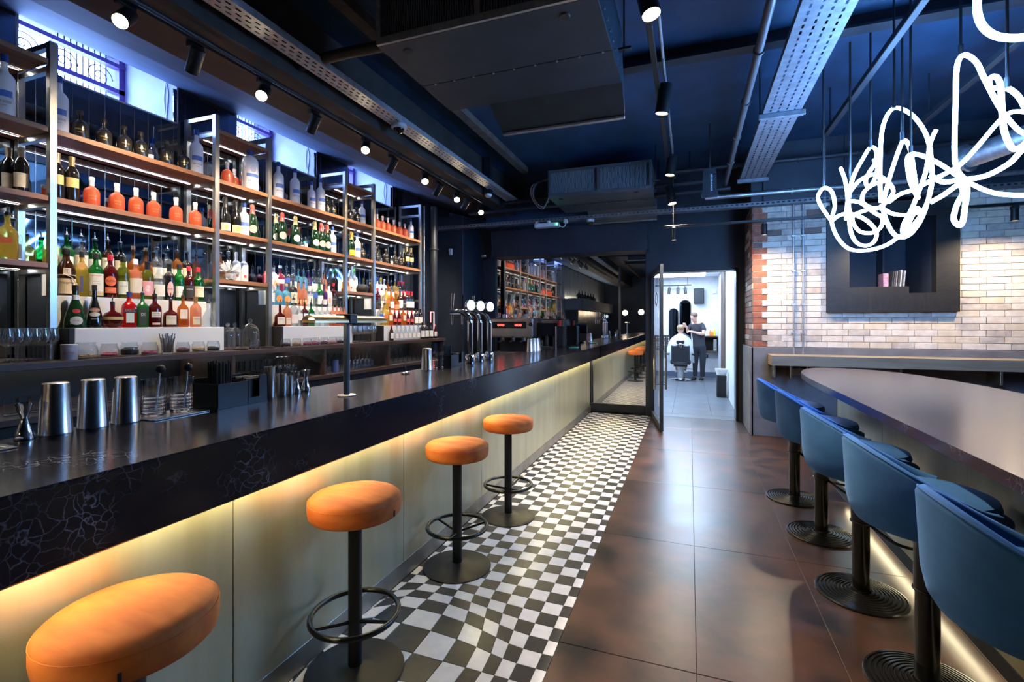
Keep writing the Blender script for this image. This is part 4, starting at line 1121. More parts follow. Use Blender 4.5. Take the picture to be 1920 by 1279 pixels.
# kind: (thing name, description, category, profile, r, h, body, square, cap, labels, texts)
# cap: (type, material); labels: (z0, z1, half angle, colour, oval); texts: (string, z, height, width, ink)
W_ = (.78, .76, .70); CR = (.74, .66, .48); PK = (.82, .42, .36)
KIND = {
 'vodka': ('vodka_bottle', 'frosted white vodka bottle with blue cap', 'squarecap', 'vodka', .050, .385, 'frost', 0, ('cap', m_bluecap), [(.125, .165, .85, (.10, .20, .55), 0)], [('GREY GOOSE', .095, .014, .075, m_ink), ('VODKA', .072, .006, .028, m_ink)]),
 'vodkas': ('vodka_bottle', 'smaller frosted vodka bottle with blue cap', 'b', 'vodka', .043, .31, 'frost', 0, ('cap', m_bluecap), [(.10, .135, .85, (.10, .20, .55), 0)], [('GREY GOOSE', .075, .011, .062, m_ink)]),
 'vodkaxl': ('vodka_bottle', 'oversized frosted vodka bottle with goose print', 'b', 'fat', .072, .385, 'frost', 0, ('cap', m_bluecap), [(.135, .165, .8, (.10, .20, .55), 0), (.175, .245, .35, (.45, .48, .60), 1)], [('GREY GOOSE', .095, .018, .10, m_ink), ('VODKA', .07, .008, .04, m_ink)]),
 'gin': ('gin_bottle', 'squat matte black gin bottle', 'b', 'squat', .047, .185, 'blackgin', 0, ('stopper', m_blackgin if False else M('black stopper', (.035, .025, .022), .4)), [], [('WHITLEY', .075, .010, .05, m_goldink), ('GIN', .055, .008, .022, m_goldink)]),
 'pink': ('gin_bottle', 'squat coral pink gin bottle', 'b', 'squat', .047, .185, 'pinkgin', 0, ('stopper', M('pale stopper', (.80, .72, .66), .5)), [(.150, .184, 1.2, (.72, .70, .72), 0)], [('WHITLEY', .075, .010, .05, m_goldink), ('PINK GIN', .055, .007, .038, m_goldink)]),
 'wine': ('wine_bottle', 'dark red wine bottle with gold label', 'b', 'wine', .040, .315, 'winered', 0, ('foil', m_goldfoil), [(.105, .170, .95, (.58, .42, .16), 0)], []),
 'winew': ('wine_bottle', 'dark wine bottle with cream label', 'b', 'wine', .040, .30, 'winered', 0, ('foil', M('bronze foil', (.30, .22, .14), .4, .5)), [(.045, .135, .95, CR, 0)], []),
 'winer': ('wine_bottle', 'dark wine bottle with red capsule', 'b', 'wine', .037, .29, 'winered', 0, ('foil', m_redcap), [(.05, .14, 1.0, W_, 0)], []),
 'champk': ('champagne_bottle', 'red-foiled champagne bottle with pink label', 'b', 'champ', .047, .315, 'dkgreen', 0, ('bigfoil', m_redfoil), [(.05, .125, .80, PK, 1)], []),
 'champg': ('champagne_bottle', 'gold-foiled champagne bottle with white label', 'b', 'champ', .047, .315, 'dkgreen', 0, ('bigfoil', m_goldfoil), [(.05, .125, .80, (.80, .76, .66), 1)], []),
 'champb': ('champagne_bottle', 'black champagne bottle with orange label', 'b', 'champ', .046, .315, 'black', 0, ('bigfoil', m_blackfoil), [(.02, .09, 1.0, (.85, .62, .42), 0), (.03, .075, .4, (.88, .40, .04), 1)], []),
 'champo': ('champagne_bottle', 'yellow-foiled champagne bottle with amber label', 'b', 'champ', .044, .31, 'dkgreen', 0, ('bigfoil', m_orangefoil), [(.025, .095, .9, (.85, .42, .03), 0)], []),
 'greenw': ('whisky_bottle', 'green whisky bottle with pourer', 'b', 'spirit', .044, .27, 'green', 0, ('pour', m_pourer), [(.03, .13, 1.0, W_, 0)], [('MALT', .10, .010, .03, m_ink)]),
 'laph': ('whisky_bottle', 'tall green whisky bottle with white label', 'b', 'spirit', .046, .30, 'green', 0, ('cap', m_black), [(.04, .165, 1.05, W_, 0), (.012, .038, 1.05, (.65, .48, .28), 0)], [('LAPHROAIG', .150, .008, .055, m_redink), ('SINGLE MALT', .11, .005, .04, m_ink), ('SCOTCH WHISKY', .095, .005, .045, m_ink)]),
 'clearp': ('gin_bottle', 'clear gin bottle with pourer', 'b', 'spirit', .043, .27, 'clear', 0, ('pour', m_pourer), [(.03, .12, 1.0, W_, 0)], []),
 'talis': ('whisky_bottle', 'clear faceted whisky bottle with cream label', 'b', 'spirit', .046, .275, 'clear', 0, ('pour', m_pourer), [(.02, .15, 1.0, (.74, .68, .58), 0)], [('TALISKER', .125, .009, .055, m_redink)]),
 'brownp': ('whisky_bottle', 'brown whisky bottle with pourer', 'b', 'spirit', .044, .275, 'brown', 0, ('pour', m_pourer), [(.035, .15, 1.0, W_, 0)], [('ARDBEG', .125, .010, .05, m_ink)]),
 'blackp': ('rum_bottle', 'black rum bottle with pourer and cream label', 'b', 'spirit', .045, .27, 'black', 0, ('pour', m_pourer), [(.03, .14, 1.0, CR, 0)], [('RUM', .11, .010, .03, m_ink)]),
 'amberp': ('whisky_bottle', 'amber whisky bottle with pourer', 'b', 'spirit', .043, .27, 'amber', 0, ('pour', m_pourer), [(.03, .12, 1.0, W_, 0)], []),
 'ambers': ('bourbon_bottle', 'amber bourbon bottle with round stopper', 'b', 'decanter', .050, .24, 'amber', 0, ('stopper', m_cork), [(.02, .08, .9, (.62, .30, .12), 0)], []),
 'yellowp': ('whisky_bottle', 'straw yellow whisky bottle with red label', 'b', 'spirit', .046, .28, 'yellow', 1, ('pour', m_pourer), [(.10, .14, .6, (.65, .16, .06), 0)], []),
 'frang': ('liqueur_bottle', 'brown monk-shaped hazelnut liqueur bottle with rope', 'b', 'monk', .052, .30, 'brown', 0, ('bigcap', m_black), [(.015, .115, 1.1, (.74, .56, .34), 0), (.140, .185, .4, (.74, .60, .44), 0)], [('Frangelico', .088, .020, .075, m_ink), ('T', .165, .022, .016, m_ink)]),
 'ital': ('liqueur_bottle', 'tall clear elderflower liqueur bottle with blue strip label', 'b', 'spirit', .038, .30, 'yellow', 1, ('cap', m_black), [(.03, .14, .22, (.10, .10, .25), 0), (.19, .235, .6, (.72, .40, .14), 1)], []),
 'martini': ('vermouth_bottle', 'dark red vermouth bottle with red oval label', 'b', 'spirit', .045, .30, 'ruby', 0, ('cap', m_redcap), [(.085, .155, .75, (.80, .16, .06), 1), (.035, .075, .75, (.78, .18, .08), 0)], [('MARTINI', .120, .014, .056, m_ink), ('ROSSO', .055, .008, .03, m_whiteink)]),
 'olivew': ('vermouth_bottle', 'olive green vermouth bottle with white label', 'b', 'wine', .041, .30, 'olive', 0, ('cap', m_blackfoil), [(.03, .125, .75, (.70, .74, .68), 0)], [('EXTRA DRY', .09, .009, .045, m_ink)]),
 'whitel': ('vermouth_bottle', 'clear vermouth bottle with wide pale label', 'b', 'spirit', .044, .29, 'peach', 0, ('cap', m_white), [(.045, .155, 1.2, (.72, .66, .56), 0)], []),
 'pinkl': ('vermouth_bottle', 'dark vermouth bottle with pink flower label', 'b', 'wine', .042, .29, 'olive', 0, ('foil', m_blackfoil), [(.03, .14, 1.05, (.72, .36, .42), 0), (.06, .11, .5, (.78, .68, .66), 1)], []),
 'tria': ('bitter_bottle', 'dark bitter bottle with pink diamond label', 'b', 'wine', .041, .29, 'black', 0, ('foil', m_blackfoil), [(.03, .15, .55, (.80, .50, .46), 1)], [('AMARO', .092, .011, .048, m_ink)]),
 'dgreen': ('liqueur_bottle', 'bright green liqueur bottle with white label', 'b', 'wine', .040, .29, 'green', 0, ('cap', m_black), [(.03, .12, .7, W_, 0)], []),
 'redl': ('liqueur_bottle', 'dark red liqueur bottle with black label', 'b', 'spirit', .042, .28, 'ruby', 0, ('cap', m_redcap), [(.03, .13, 1.0, (.03, .03, .03), 0)], [('SAMBUCA', .10, .010, .05, m_whiteink)]),
 'james': ('whiskey_bottle', 'green whiskey bottle with cream label', 'b', 'spirit', .043, .28, 'green', 0, ('cap', m_redcap), [(.04, .13, 1.0, CR, 0)], [('JAMESON', .112, .012, .058, m_ink)]),
 'bened': ('liqueur_bottle', 'dark green bell-shaped liqueur bottle with red seal', 'b', 'bell', .060, .27, 'dkgreen', 0, ('cap', m_blackfoil), [(.02, .075, .55, (.68, .70, .68), 1), (.095, .125, .42, (.65, .05, .05), 1), (.185, .215, 1.2, (.7, .72, .76), 0)], [('D.O.M.', .048, .008, .03, m_ink)]),
 'baileys': ('liqueur_bottle', 'black cream liqueur bottle with oval landscape label', 'b', 'bell', .047, .28, 'black', 0, ('cap', m_black), [(.105, .135, .8, (.55, .22, .12), 1), (.075, .105, .7, (.70, .66, .56), 1)], [('BAILEYS', .119, .012, .052, m_whiteink), ('ORIGINAL', .060, .006, .04, m_whiteink)]),
 'chamb': ('liqueur_bottle', 'spherical black raspberry liqueur bottle with gold band', 'b', 'globe', .060, .165, 'ruby', 0, ('pour', m_pourer), [(.055, .075, 1.5, (.50, .40, .20), 0)], []),
 'aperol': ('aperitif_bottle', 'bright red aperitif bottle with blue banner label', 'b', 'spirit', .040, .245, 'red', 1, ('cap', M('blue cap', (.03, .04, .22), .4)), [(.105, .135, .85, (.02, .03, .12), 0), (.035, .104, .55, (.62, .72, .66), 0)], [('APEROL', .120, .018, .060, m_orangefoil)]),
 'ginv': ('gin_bottle', 'square bright green gin bottle with black label', 'b', 'spirit', .036, .24, 'mint', 1, ('pour', m_pourer), [(.02, .14, .6, (.03, .05, .04), 0)], [('D1', .095, .020, .022, m_whiteink)]),
 'south': ('liqueur_bottle', 'ruby liqueur bottle with cream label', 'b', 'spirit', .043, .235, 'ruby', 0, ('pour', m_pourer), [(.075, .115, .7, (.76, .72, .62), 0), (.02, .035, .6, (.7, .55, .4), 0)], [('SOUTHERN', .103, .008, .046, m_ink), ('COMFORT', .088, .008, .044, m_ink)]),
 'decant': ('rum_bottle', 'short round rum bottle with cream label', 'b', 'decanter', .050, .205, 'ruby', 0, ('pour', m_pourer), [(.02, .09, .7, (.76, .70, .58), 0)], [('DIPLOMATICO', .07, .007, .05, m_ink)]),
 'ambr2': ('cognac_bottle', 'square amber cognac bottle with tall pale label', 'b', 'spirit', .036, .235, 'amber', 1, ('pour', m_pourer), [(.065, .14, .65, (.80, .70, .58), 0)], []),
 'clrj': ('rum_bottle', 'clear rum bottle with bronze cap and cream label', 'b', 'spirit', .040, .245, 'peach', 0, ('foil', M('bronze cap', (.55, .32, .14), .35, .6)), [(.02, .085, .7, CR, 0)], [('ITALICUS', .065, .007, .04, m_ink)]),
 'flask': ('spirit_bottle', 'clear conical flask-shaped spirit bottle', 'b', 'flask', .062, .20, 'clear', 0, ('pour', m_pourer), [], []),
 'redsq': ('gin_bottle', 'coral red square gin bottle with printed flowers', 'b', 'spirit', .040, .26, 'redsolid', 1, ('pourc', m_redcap), [(.03, .15, .7, (.55, .25, .42), 0)], []),
 'whitep': ('gin_bottle', 'opal white gin bottle with orange print', 'b', 'spirit', .042, .25, 'whiteglass', 0, ('pour', m_pourer), [(.05, .12, .3, (.80, .40, .20), 1)], []),
 'burg': ('gin_bottle', 'square burgundy gin bottle with pale label', 'b', 'spirit', .042, .25, 'burg', 1, ('stopper', m_white), [(.085, .13, .75, (.75, .62, .62), 0)], []),
 'bluel': ('gin_bottle', 'clear gin bottle with royal blue label', 'b', 'spirit', .041, .265, 'clear', 0, ('pour', m_pourer), [(.10, .15, .7, (.04, .10, .50), 0)], []),
 'blueg': ('gin_bottle', 'pale blue square gin bottle', 'b', 'spirit', .037, .25, 'blue', 1, ('pour', m_pourer), [(.06, .15, .35, (.10, .28, .55), 0)], []),
 'purp': ('liqueur_bottle', 'purple liqueur bottle with pourer', 'b', 'spirit', .037, .25, 'purple', 0, ('pour', m_pourer), [(.03, .09, .8, W_, 0)], []),
 'peachp': ('gin_bottle', 'peach gin bottle with pourer', 'b', 'spirit', .038, .25, 'peach', 0, ('pour', m_pourer), [(.02, .07, .7, (.85, .40, .15), 0)], []),
 'deco': ('gin_bottle', 'blue patterned gin bottle with orange roundel', 'b', 'squat', .055, .20, 'blue', 0, ('stopper', m_cork), [(.03, .10, .6, (.85, .28, .06), 1)], []),
 'rubysq': ('liqueur_bottle', 'slim dark red liqueur bottle with white label', 'b', 'spirit', .031, .235, 'ruby', 1, ('pour', m_pourer), [(.06, .13, .75, W_, 0)], []),
 'teal': ('liqueur_bottle', 'slim dark green liqueur bottle with white label', 'b', 'spirit', .031, .235, 'green', 1, ('pour', m_pourer), [(.06, .13, .75, W_, 0)], []),
 'slim': ('syrup_bottle', 'slim clear syrup bottle with white label', 'b', 'spirit', .030, .225, 'clear', 1, ('pour', m_pourer), [(.06, .13, .78, W_, 0)], []),
 'slimp': ('syrup_bottle', 'slim peach syrup bottle with white label', 'b', 'spirit', .030, .225, 'peach', 1, ('pour', m_pourer), [(.06, .13, .78, W_, 0)], []),
 'opalg': ('vodka_bottle', 'opal white vodka bottle with green neck', 'b', 'vodka', .042, .29, 'whiteglass', 0, ('pourc', M('green pourer', (.12, .5, .06), .4)), [], []),
 'opalb': ('vodka_bottle', 'opal white vodka bottle with blue neck', 'b', 'vodka', .040, .28, 'whiteglass', 0, ('pourc', M('blue pourer', (.04, .15, .5), .4)), [(.07, .10, .3, (.10, .05, .2), 1)], []),
 'opaly': ('vodka_bottle', 'opal white vodka bottle with yellow neck', 'b', 'vodka', .040, .28, 'whiteglass', 0, ('pourc', M('yellow pourer', (.7, .52, .03), .4)), [(.03, .06, .3, (.75, .55, .1), 1)], []),
 'opalp': ('vodka_bottle', 'plain opal white vodka bottle', 'b', 'vodka', .040, .28, 'whiteglass', 0, ('cap', m_white), [(.05, .08, .3, (.5, .08, .06), 1)], []),
 'beer': ('mixer_bottle', 'small brown mixer bottle with white label', 'b', 'champ', .030, .20, 'brown', 0, ('cap', m_redcap), [(.03, .10, 1.0, W_, 0)], []),
 'tonic': ('mixer_bottle', 'small clear tonic bottle with pale label', 'b', 'champ', .029, .20, 'clear', 0, ('cap', m_chrome), [(.03, .09, 1.0, (.80, .72, .62), 0)], []),
 'redmix': ('mixer_bottle', 'small dark mixer bottle with red label', 'b', 'champ', .029, .20, 'ruby', 0, ('cap', m_redcap), [(.05, .09, 1.0, (.75, .10, .08), 0)], []),
 'dump': ('wine_bottle', 'short wine bottle with tall label', 'b', 'wine', .035, .24, 'winered', 0, ('foil', m_blackfoil), [(.03, .12, 1.1, W_, 0)], []),
 'mini': ('spirit_bottle', 'miniature clear bottle with foil cap', 'b', 'spirit', .020, .12, 'clear', 0, ('cap', m_chrome), [(.02, .06, 1.0, W_, 0)], []),
}
def make_bottle(kind, label, group, loc, rz):
    nm, desc, _, prof, r, h, body, sq, cap, labels, texts = KIND[kind]
    t = thing(nm, label, 'bottle', loc, rz, group)
    b = link('body', body_mesh(prof, r, h, G_[body], sq), t)
    nr = PROF[prof][-1][0] * r
    ct, cm = cap
    if ct == 'cap': link('cap', lathe_mesh('cap', [(nr * 1.08, h - h * .10), (nr * 1.12, h - h * .098), (nr * 1.12, h + .008), (nr * .9, h + .011), (0, h + .011)], cm), t)
    elif ct == 'bigcap': link('cap', lathe_mesh('cap', [(nr * 1.15, h - .02), (nr * 1.2, h - .018), (nr * 1.15, h + .018), (nr * .9, h + .022), (0, h + .022)], cm), t)
    elif ct == 'stopper': link('stopper', lathe_mesh('stopper', [(nr * 1.0, h), (nr * 1.22, h + .001), (nr * 1.22, h + .024), (nr * 1.1, h + .028), (0, h + .028)], cm), t)
    elif ct == 'foil': link('foil_capsule', lathe_mesh('foil', [(nr * 1.02, h * .80), (nr * 1.03, h * .95), (nr * 1.10, h * .96), (nr * 1.10, h + .002), (0, h + .003)], cm), t)
    elif ct == 'bigfoil': link('foil_capsule', lathe_mesh('foil', [(nr * 1.5, h * .74), (nr * 1.2, h * .82), (nr * 1.12, h * .88), (nr * 1.28, h * .93), (nr * 1.28, h * .95), (nr * 1.12, h * .965), (nr * 1.1, h + .004), (nr * .7, h + .012), (0, h + .014)], cm), t)
    elif ct in ('pour', 'pourc'):
        p = link('pourer', lathe_mesh('pourer', [(nr * 1.05, h - .002), (nr * 1.08, h + .012), (nr * .7, h + .018), (0, h + .018)] if ct == 'pour' else [(nr * 1.15, h - .03), (nr * 1.25, h + .01), (nr * .9, h + .025), (0, h + .025)], cm), t)
        key = ('spout', round(h, 3), ct)
        if key not in _bcache:
            z = h + (.018 if ct == 'pour' else .024)
            _bcache[key] = MB().tube([(0, 0, z - .004), (0, 0, z + .016), (.004, 0, z + .028), (.010, 0, z + .042)], [.0055, .0045, .0035, .0028], 8).mesh('spout', m_chrome, 40)
        link('spout', _bcache[key], p)
    for z0, z1, half, col, oval in labels:
        zc = (z0 + z1) / 2 / h
        # radius of the profile over the label
        pr = PROF[prof]; rr = 0
        for (a0, q0), (a1, q1) in zip(pr, pr[1:]):
            for zz in (z0 / h, zc, z1 / h):
                if q0 <= zz <= q1: rr = max(rr, (a0 + (a1 - a0) * (zz - q0) / max(1e-6, q1 - q0)) * r)
        link('label', label_mesh(rr, z0, z1, half, LM(col), bool(oval), bool(sq)), t)
    for s, z, hg, wd, ink in texts:
        pr = PROF[prof]; rr = r
        for (a0, q0), (a1, q1) in zip(pr, pr[1:]):
            if q0 <= z / h <= q1: rr = (a0 + (a1 - a0) * (z / h - q0) / max(1e-6, q1 - q0)) * r
        if kind in ('bened', 'baileys'): rr += .004
        link('lettering', text_label_mesh(s, rr, z, hg, wd, ink, bool(sq)), t)
    if kind == 'frang':
        link('rope', MB().tube(smoothpts([(.05, -.02, .145), (.056, .02, .125), (.062, .045, .085), (.06, .055, .05)]), .003, 6).ring((0, 0, .140), .047, .003, 24, 6).mesh('rope', M('cream rope', (.72, .64, .48), .8)), t)
    return t
def bottle_row(place, group, Z, entries):
    """entries: (pixel column used to find the spot along the shelf, x position, kind)"""
    cnt = {}
    for e in entries: cnt[e[2]] = cnt.get(e[2], 0) + 1
    seen = {}
    es = sorted([[y_of(px, X), X, kind, KIND[kind][4]] for px, X, kind in entries])
    if Z > 1.3:
        ym = sorted(e[0] for e in es)[len(es) // 2]
        lo, hi = max([p for p in PY if p < ym] or [.9]) + .042, min([p for p in PY if p > ym] or [6.6]) - .042
    else: lo, hi = 5.2, 6.66
    if lo < 1.5: lo = 1.0
    tot = {}
    for e in es: tot[e[1]] = tot.get(e[1], 0) + 2 * e[3] + .003
    sc = min(1.0, (hi - lo) / max(tot.values()) * .99)
    for e in es: e[3] *= sc
    for gx in sorted(set(e[1] for e in es)):
        g = [e for e in es if e[1] == gx]
        prev = lo
        for e in g:
            e[0] = max(e[0], prev + e[3] + .001); prev = e[0] + e[3]
        nxt = hi
        for e in reversed(g):
            e[0] = min(e[0], nxt - e[3] - .001); nxt = e[0] - e[3]
    es.sort()
    for y, X, kind, _r in es:
        seen[kind] = seen.get(kind, 0) + 1
        desc = KIND[kind][1]
        if cnt[kind] > 1: lab = '%s, %s from left, %s' % (desc, ORD[seen[kind] - 1], place)
        else: lab = '%s, %s' % (desc, place)
        make_bottle(kind, lab, group, (X, y, Z + .0006), -.42 + rnd.uniform(-.12, .12)).scale = (sc, sc, 1)
A, B, C = -3.93, -4.05, -4.10
bottle_row('upper shelf far left', 'bottles at the far left', 2.725, [(8, A, 'vodka')])
bottle_row('middle shelf far left', 'bottles at the far left', 2.288, [(16, B, 'winew'), (52, A - .04, 'winew')])
bottle_row('lower shelf far left', 'bottles at the far left', 1.863, [(14, A, 'yellowp'), (50, B, 'greenw'), (78, B, 'clearp')])
bottle_row('upper shelf of nearest wide bay', 'upper shelf of nearest wide bay', 2.725, [(104, A, 'vodka'), (150, A, 'gin'), (195, A, 'gin'), (233, A, 'gin'), (264, A, 'gin'), (283, A, 'mini'), (312, A, 'gin'), (345, A, 'gin'), (377, A, 'vodka')])
bottle_row('middle shelf of nearest wide bay', 'middle shelf of nearest wide bay', 2.288, [(98, A, 'wine'), (132, A, 'wine'), (172, A, 'pink'), (219, A, 'pink'), (255, A, 'pink'), (288, A, 'pink'), (330, A, 'pink'), (366, A, 'pink')])
T1, T2, T3 = -3.775, -3.918, -4.06
bottle_row('riser back row, nearest bay', 'riser back row of nearest bay', 1.81, [(102, T3, 'yellowp'), (129, T3, 'greenw'), (158, T3, 'talis'), (185, T3, 'greenw'), (212, T3, 'brownp'), (238, T3, 'blackp'), (262, T3, 'ambers'), (281, T3, 'ambers'), (301, T3, 'clearp'), (327, T3, 'clearp'), (352, T3, 'amberp'), (372, T3, 'blackp')])
bottle_row('riser middle row, nearest bay', 'riser middle row of nearest bay', 1.66, [(128, T2, 'frang'), (157, T2, 'ital'), (184, T2, 'laph'), (211, T2, 'martini'), (238, T2, 'olivew'), (262, T2, 'whitel'), (287, T2, 'pinkl'), (308, T2, 'clearp'), (328, T2, 'tria'), (347, T2, 'dgreen'), (366, T2, 'redl'), (385, T2, 'james')])
bottle_row('riser front row, nearest bay', 'riser front row of nearest bay', 1.448, [(138, T1, 'bened'), (172, T1, 'baileys'), (211, T1, 'chamb'), (242, T1, 'aperol'), (267, T1, 'ginv'), (290, T1, 'south'), (320, T1, 'decant'), (343, T1, 'ambr2'), (367, T1, 'clrj'), (394, T1, 'flask')])
bottle_row('upper shelf of first narrow bay', 'upper shelf of first narrow bay', 2.725, [(426, A, 'pink'), (440, B, 'mini'), (449, B, 'pink'), (462, B, 'pink'), (486, A, 'vodkaxl')])
bottle_row('middle shelf of first narrow bay', 'middle shelf of first narrow bay', 2.288, [(422, A, 'champb'), (444, A, 'champb'), (471, A, 'vodkas'), (489, A, 'champk')])
bottle_row('lower shelf of first narrow bay', 'lower shelf of first narrow bay', 1.863, [(444, B, 'peachp'), (452, B, 'clearp'), (460, B, 'opalp'), (468, B, 'opalp')])
bottle_row('upper shelf of middle wide bay', 'upper shelf of middle wide bay', 2.725, [(522, A, 'vodka'), (538, B, 'mini'), (553, A, 'vodka'), (584, A, 'vodkas'), (609, A, 'vodka'), (626, A, 'gin'), (637, A, 'gin')])
bottle_row('middle shelf of middle wide bay', 'middle shelf of middle wide bay', 2.288, [(517, B, 'champg'), (529, A, 'champk'), (554, A, 'champg'), (566, B, 'mini'), (573, A, 'mini'), (590, A, 'champg'), (601, B, 'champk'), (613, A, 'champk'), (622, A, 'champk'), (638, A, 'vodkas')])
bottle_row('riser back row, middle bay', 'riser back row of middle bay', 1.81, [(518, T3, 'redsq'), (536, T3, 'whitep'), (553, T3, 'burg'), (566, T3, 'bluel'), (578, T3, 'clearp'), (590, T3, 'blueg'), (601, T3, 'blueg'), (612, T3, 'purp'), (621, T3, 'clearp'), (629, T3, 'clearp'), (637, T3, 'peachp')])
bottle_row('riser middle row, middle bay', 'riser middle row of middle bay', 1.66, [(511, T2, 'clearp'), (525, T2, 'deco'), (539, T2, 'deco'), (550, T2, 'blackp'), (562, T2, 'peachp'), (571, T2, 'peachp'), (580, T2, 'clearp'), (589, T2, 'bluel'), (599, T2, 'greenw'), (610, T2, 'purp'), (622, T2, 'whitep'), (633, T2, 'redl')])
bottle_row('riser front row, middle bay', 'riser front row of middle bay', 1.448, [(524, T1, 'decant'), (538, T1, 'clrj'), (548, T1, 'clearp'), (558, T1, 'slim'), (571, T1, 'rubysq'), (583, T1, 'teal'), (594, T1, 'slim'), (604, T1, 'slim'), (614, T1, 'slim'), (624, T1, 'slimp'), (633, T1, 'slimp'), (642, T1, 'slimp'), (650, T1, 'slimp')])
bottle_row('upper shelf of second narrow bay', 'upper shelf of second narrow bay', 2.725, [(656, A, 'gin'), (669, A, 'gin'), (686, A, 'vodkas'), (695, B, 'pink')])
bottle_row('middle shelf of second narrow bay', 'middle shelf of second narrow bay', 2.288, [(659, A, 'champo'), (670, B, 'mini'), (680, A, 'vodkas'), (694, A, 'gin')])
bottle_row('lower shelf of second narrow bay', 'lower shelf of second narrow bay', 1.863, [(656, B, 'ambers'), (672, B, 'opalp'), (693, B, 'opalg')])
bottle_row('upper shelf of farthest wide bay', 'upper shelf of farthest wide bay', 2.725, [(707, A, 'pink'), (717, A, 'pink'), (727, A, 'pink'), (738, A, 'pink'), (749, A, 'pink'), (759, A, 'pink'), (771, A, 'vodkas')])
bottle_row('middle shelf of farthest wide bay', 'middle shelf of farthest wide bay', 2.288, [(706, A, 'gin'), (714, B, 'mini'), (723, A, 'gin'), (734, A, 'mini'), (740, A, 'gin'), (750, A, 'gin'), (757, B, 'wine'), (763, A, 'wine'), (773, A, 'wine')])
bottle_row('riser back row, farthest bay', 'riser back row of farthest bay', 1.81, [(709, T3, 'opalb'), (717, T3, 'opaly'), (725, T3, 'opalp'), (733, T3, 'amberp'), (741, T3, 'clearp'), (748, T3, 'yellowp'), (756, T3, 'winer'), (763, T3, 'winer'), (769, T3, 'winer')])
bottle_row('riser middle row, farthest bay', 'riser middle row of farthest bay', 1.66, [(708, T2, 'redl'), (716, T2, 'clearp'), (724, T2, 'yellowp'), (733, T2, 'amberp'), (742, T2, 'ambers'), (751, T2, 'brownp'), (760, T2, 'redl'), (768, T2, 'winer'), (775, T2, 'winer'), (782, T2, 'winer')])
bottle_row('riser front row, farthest bay', 'riser front row of farthest bay', 1.448, [(711, T1, 'bluel'), (721, T1, 'yellowp'), (731, T1, 'ambr2'), (740, T1, 'redmix'), (748, T1, 'redmix'), (756, T1, 'ambr2'), (764, T1, 'redmix'), (772, T1, 'redmix'), (780, T1, 'dump'), (788, T1, 'dump')])
rowc = [(734, 'beer'), (744, 'tonic'), (752, 'tonic'), (760, 'tonic'), (768, 'tonic'), (776, 'tonic'), (784, 'tonic'), (792, 'dump'), (800, 'dump'), (808, 'dump'), (816, 'beer')]
bottle_row('on dark counter by the pillar', 'bottles on the counter end', 1.25, [(px, -3.655, k) for px, k in rowc])

# ------------------------------------------------------------------ glassware on the back bar
def wine_glass_mesh(h=.20, r=.04):
    prof = [(.033, 0), (.032, .002), (.006, .006), (.0035, .02), (.0035, h * .44), (.010, h * .47), (r * .75, h * .54), (r, h * .66), (r * .98, h * .76), (r * .80, h), (r * .78, h), (r * .95, h * .76), (r * .96, h * .66), (r * .7, h * .55), (0, h * .49)]
    return MB().lathe(prof, 24).mesh('wine_glass', m_stemware, 50)
wg = wine_glass_mesh()
def tumbler_mesh(h, r, taper=.86, cut=False):
    prof = [(0, 0), (r * taper, 0), (r, h), (r * .94, h), (r * taper * .92, .012), (0, .012)]
    if not cut: return MB().lathe(prof, 20).mesh('tumbler', m_crystal, 40)
    mb = MB(); n = 24
    prof = [(0, 0), (r * .96, 0), (r * .98, h * .06)] + [(r * (1.0 if k % 2 else .965), h * (.08 + .05 * k)) for k in range(10)] + [(r, h * .60), (r, h), (r * .94, h), (r * .92, .015), (0, .015)]
    for j, (rr, z) in enumerate(prof):
        for i in range(n):
            a = 2 * PI * (i + (.5 if j % 2 else 0)) / n
            mb.v.append((rr * math.cos(a), rr * math.sin(a), z))
    for j in range(len(prof) - 1):
        for i in range(n):
            i2 = (i + 1) % n; mb.f.append((j * n + i, j * n + i2, (j + 1) * n + i2, (j + 1) * n + i))
    return mb.mesh('cut_glass', m_crystal, 5)
def one(name, me, label, cat, group, loc, rz=0):
    return tag(link(name, me, None, loc=loc, rotz=rz), label, cat, group)
k = 0
for row, X in enumerate((-3.72, -3.82)):
    for i in range(6):
        one('wine_glass', wg, 'clear wine glass at far left of back bar, %s from left in %s row' % (ORD[i], ['front', 'back'][row]), 'wine glass', 'wine glasses at the left of the back bar', (X, y_of(12 + i * 17 + row * 8, X), 1.2506)); k += 1
for row, X in enumerate((-3.70, -3.79)):
    for i in range(5):
        one('wine_glass', wg, 'clear wine glass behind the bar lamp, %s from left in %s row' % (ORD[i], ['front', 'back'][row]), 'wine glass', 'wine glasses behind the bar lamp', (X, y_of(662 + i * 9 + row * 4, X), 1.2506))
# jars on the counter
jar_m = MB().lathe([(.0, 0), (.040, 0), (.047, .012), (.049, .04), (.044, .066), (.038, .075), (.040, .085), (.037, .085), (.035, .074), (.041, .064), (.046, .04), (.044, .014), (0, .008)], 24).mesh('jar_glass', m_clear, 50)
def jar(label, group, loc, fill, col, s=1.0):
    t = thing('glass_jar', label, 'jar', loc, rnd.uniform(0, 6), group); t.scale = (s, s, s)
    link('glass', jar_m, t)
    mb = MB(); rn = random.Random(hash(label) % 1000)
    top = .012 + fill * .045
    mb.lathe([(0, .010), (.038, .010), (.043, .02), (.043, top - .006), (.036, top), (.018, top + .004), (0, top)], 16)
    for q in range(14):
        a = rn.uniform(0, 6.28); rr = rn.uniform(0, .033)
        mb.rbox(rr * math.cos(a) - .007, rr * math.cos(a) + .007, rr * math.sin(a) - .006, rr * math.sin(a) + .006, top - .004, top + .007, .002)
    stuff(mb.build('contents', M('garnish ' + '%.2f%.2f%.2f' % tuple(col), col, .6, var=.4, scale=80), t))
JX = -3.635
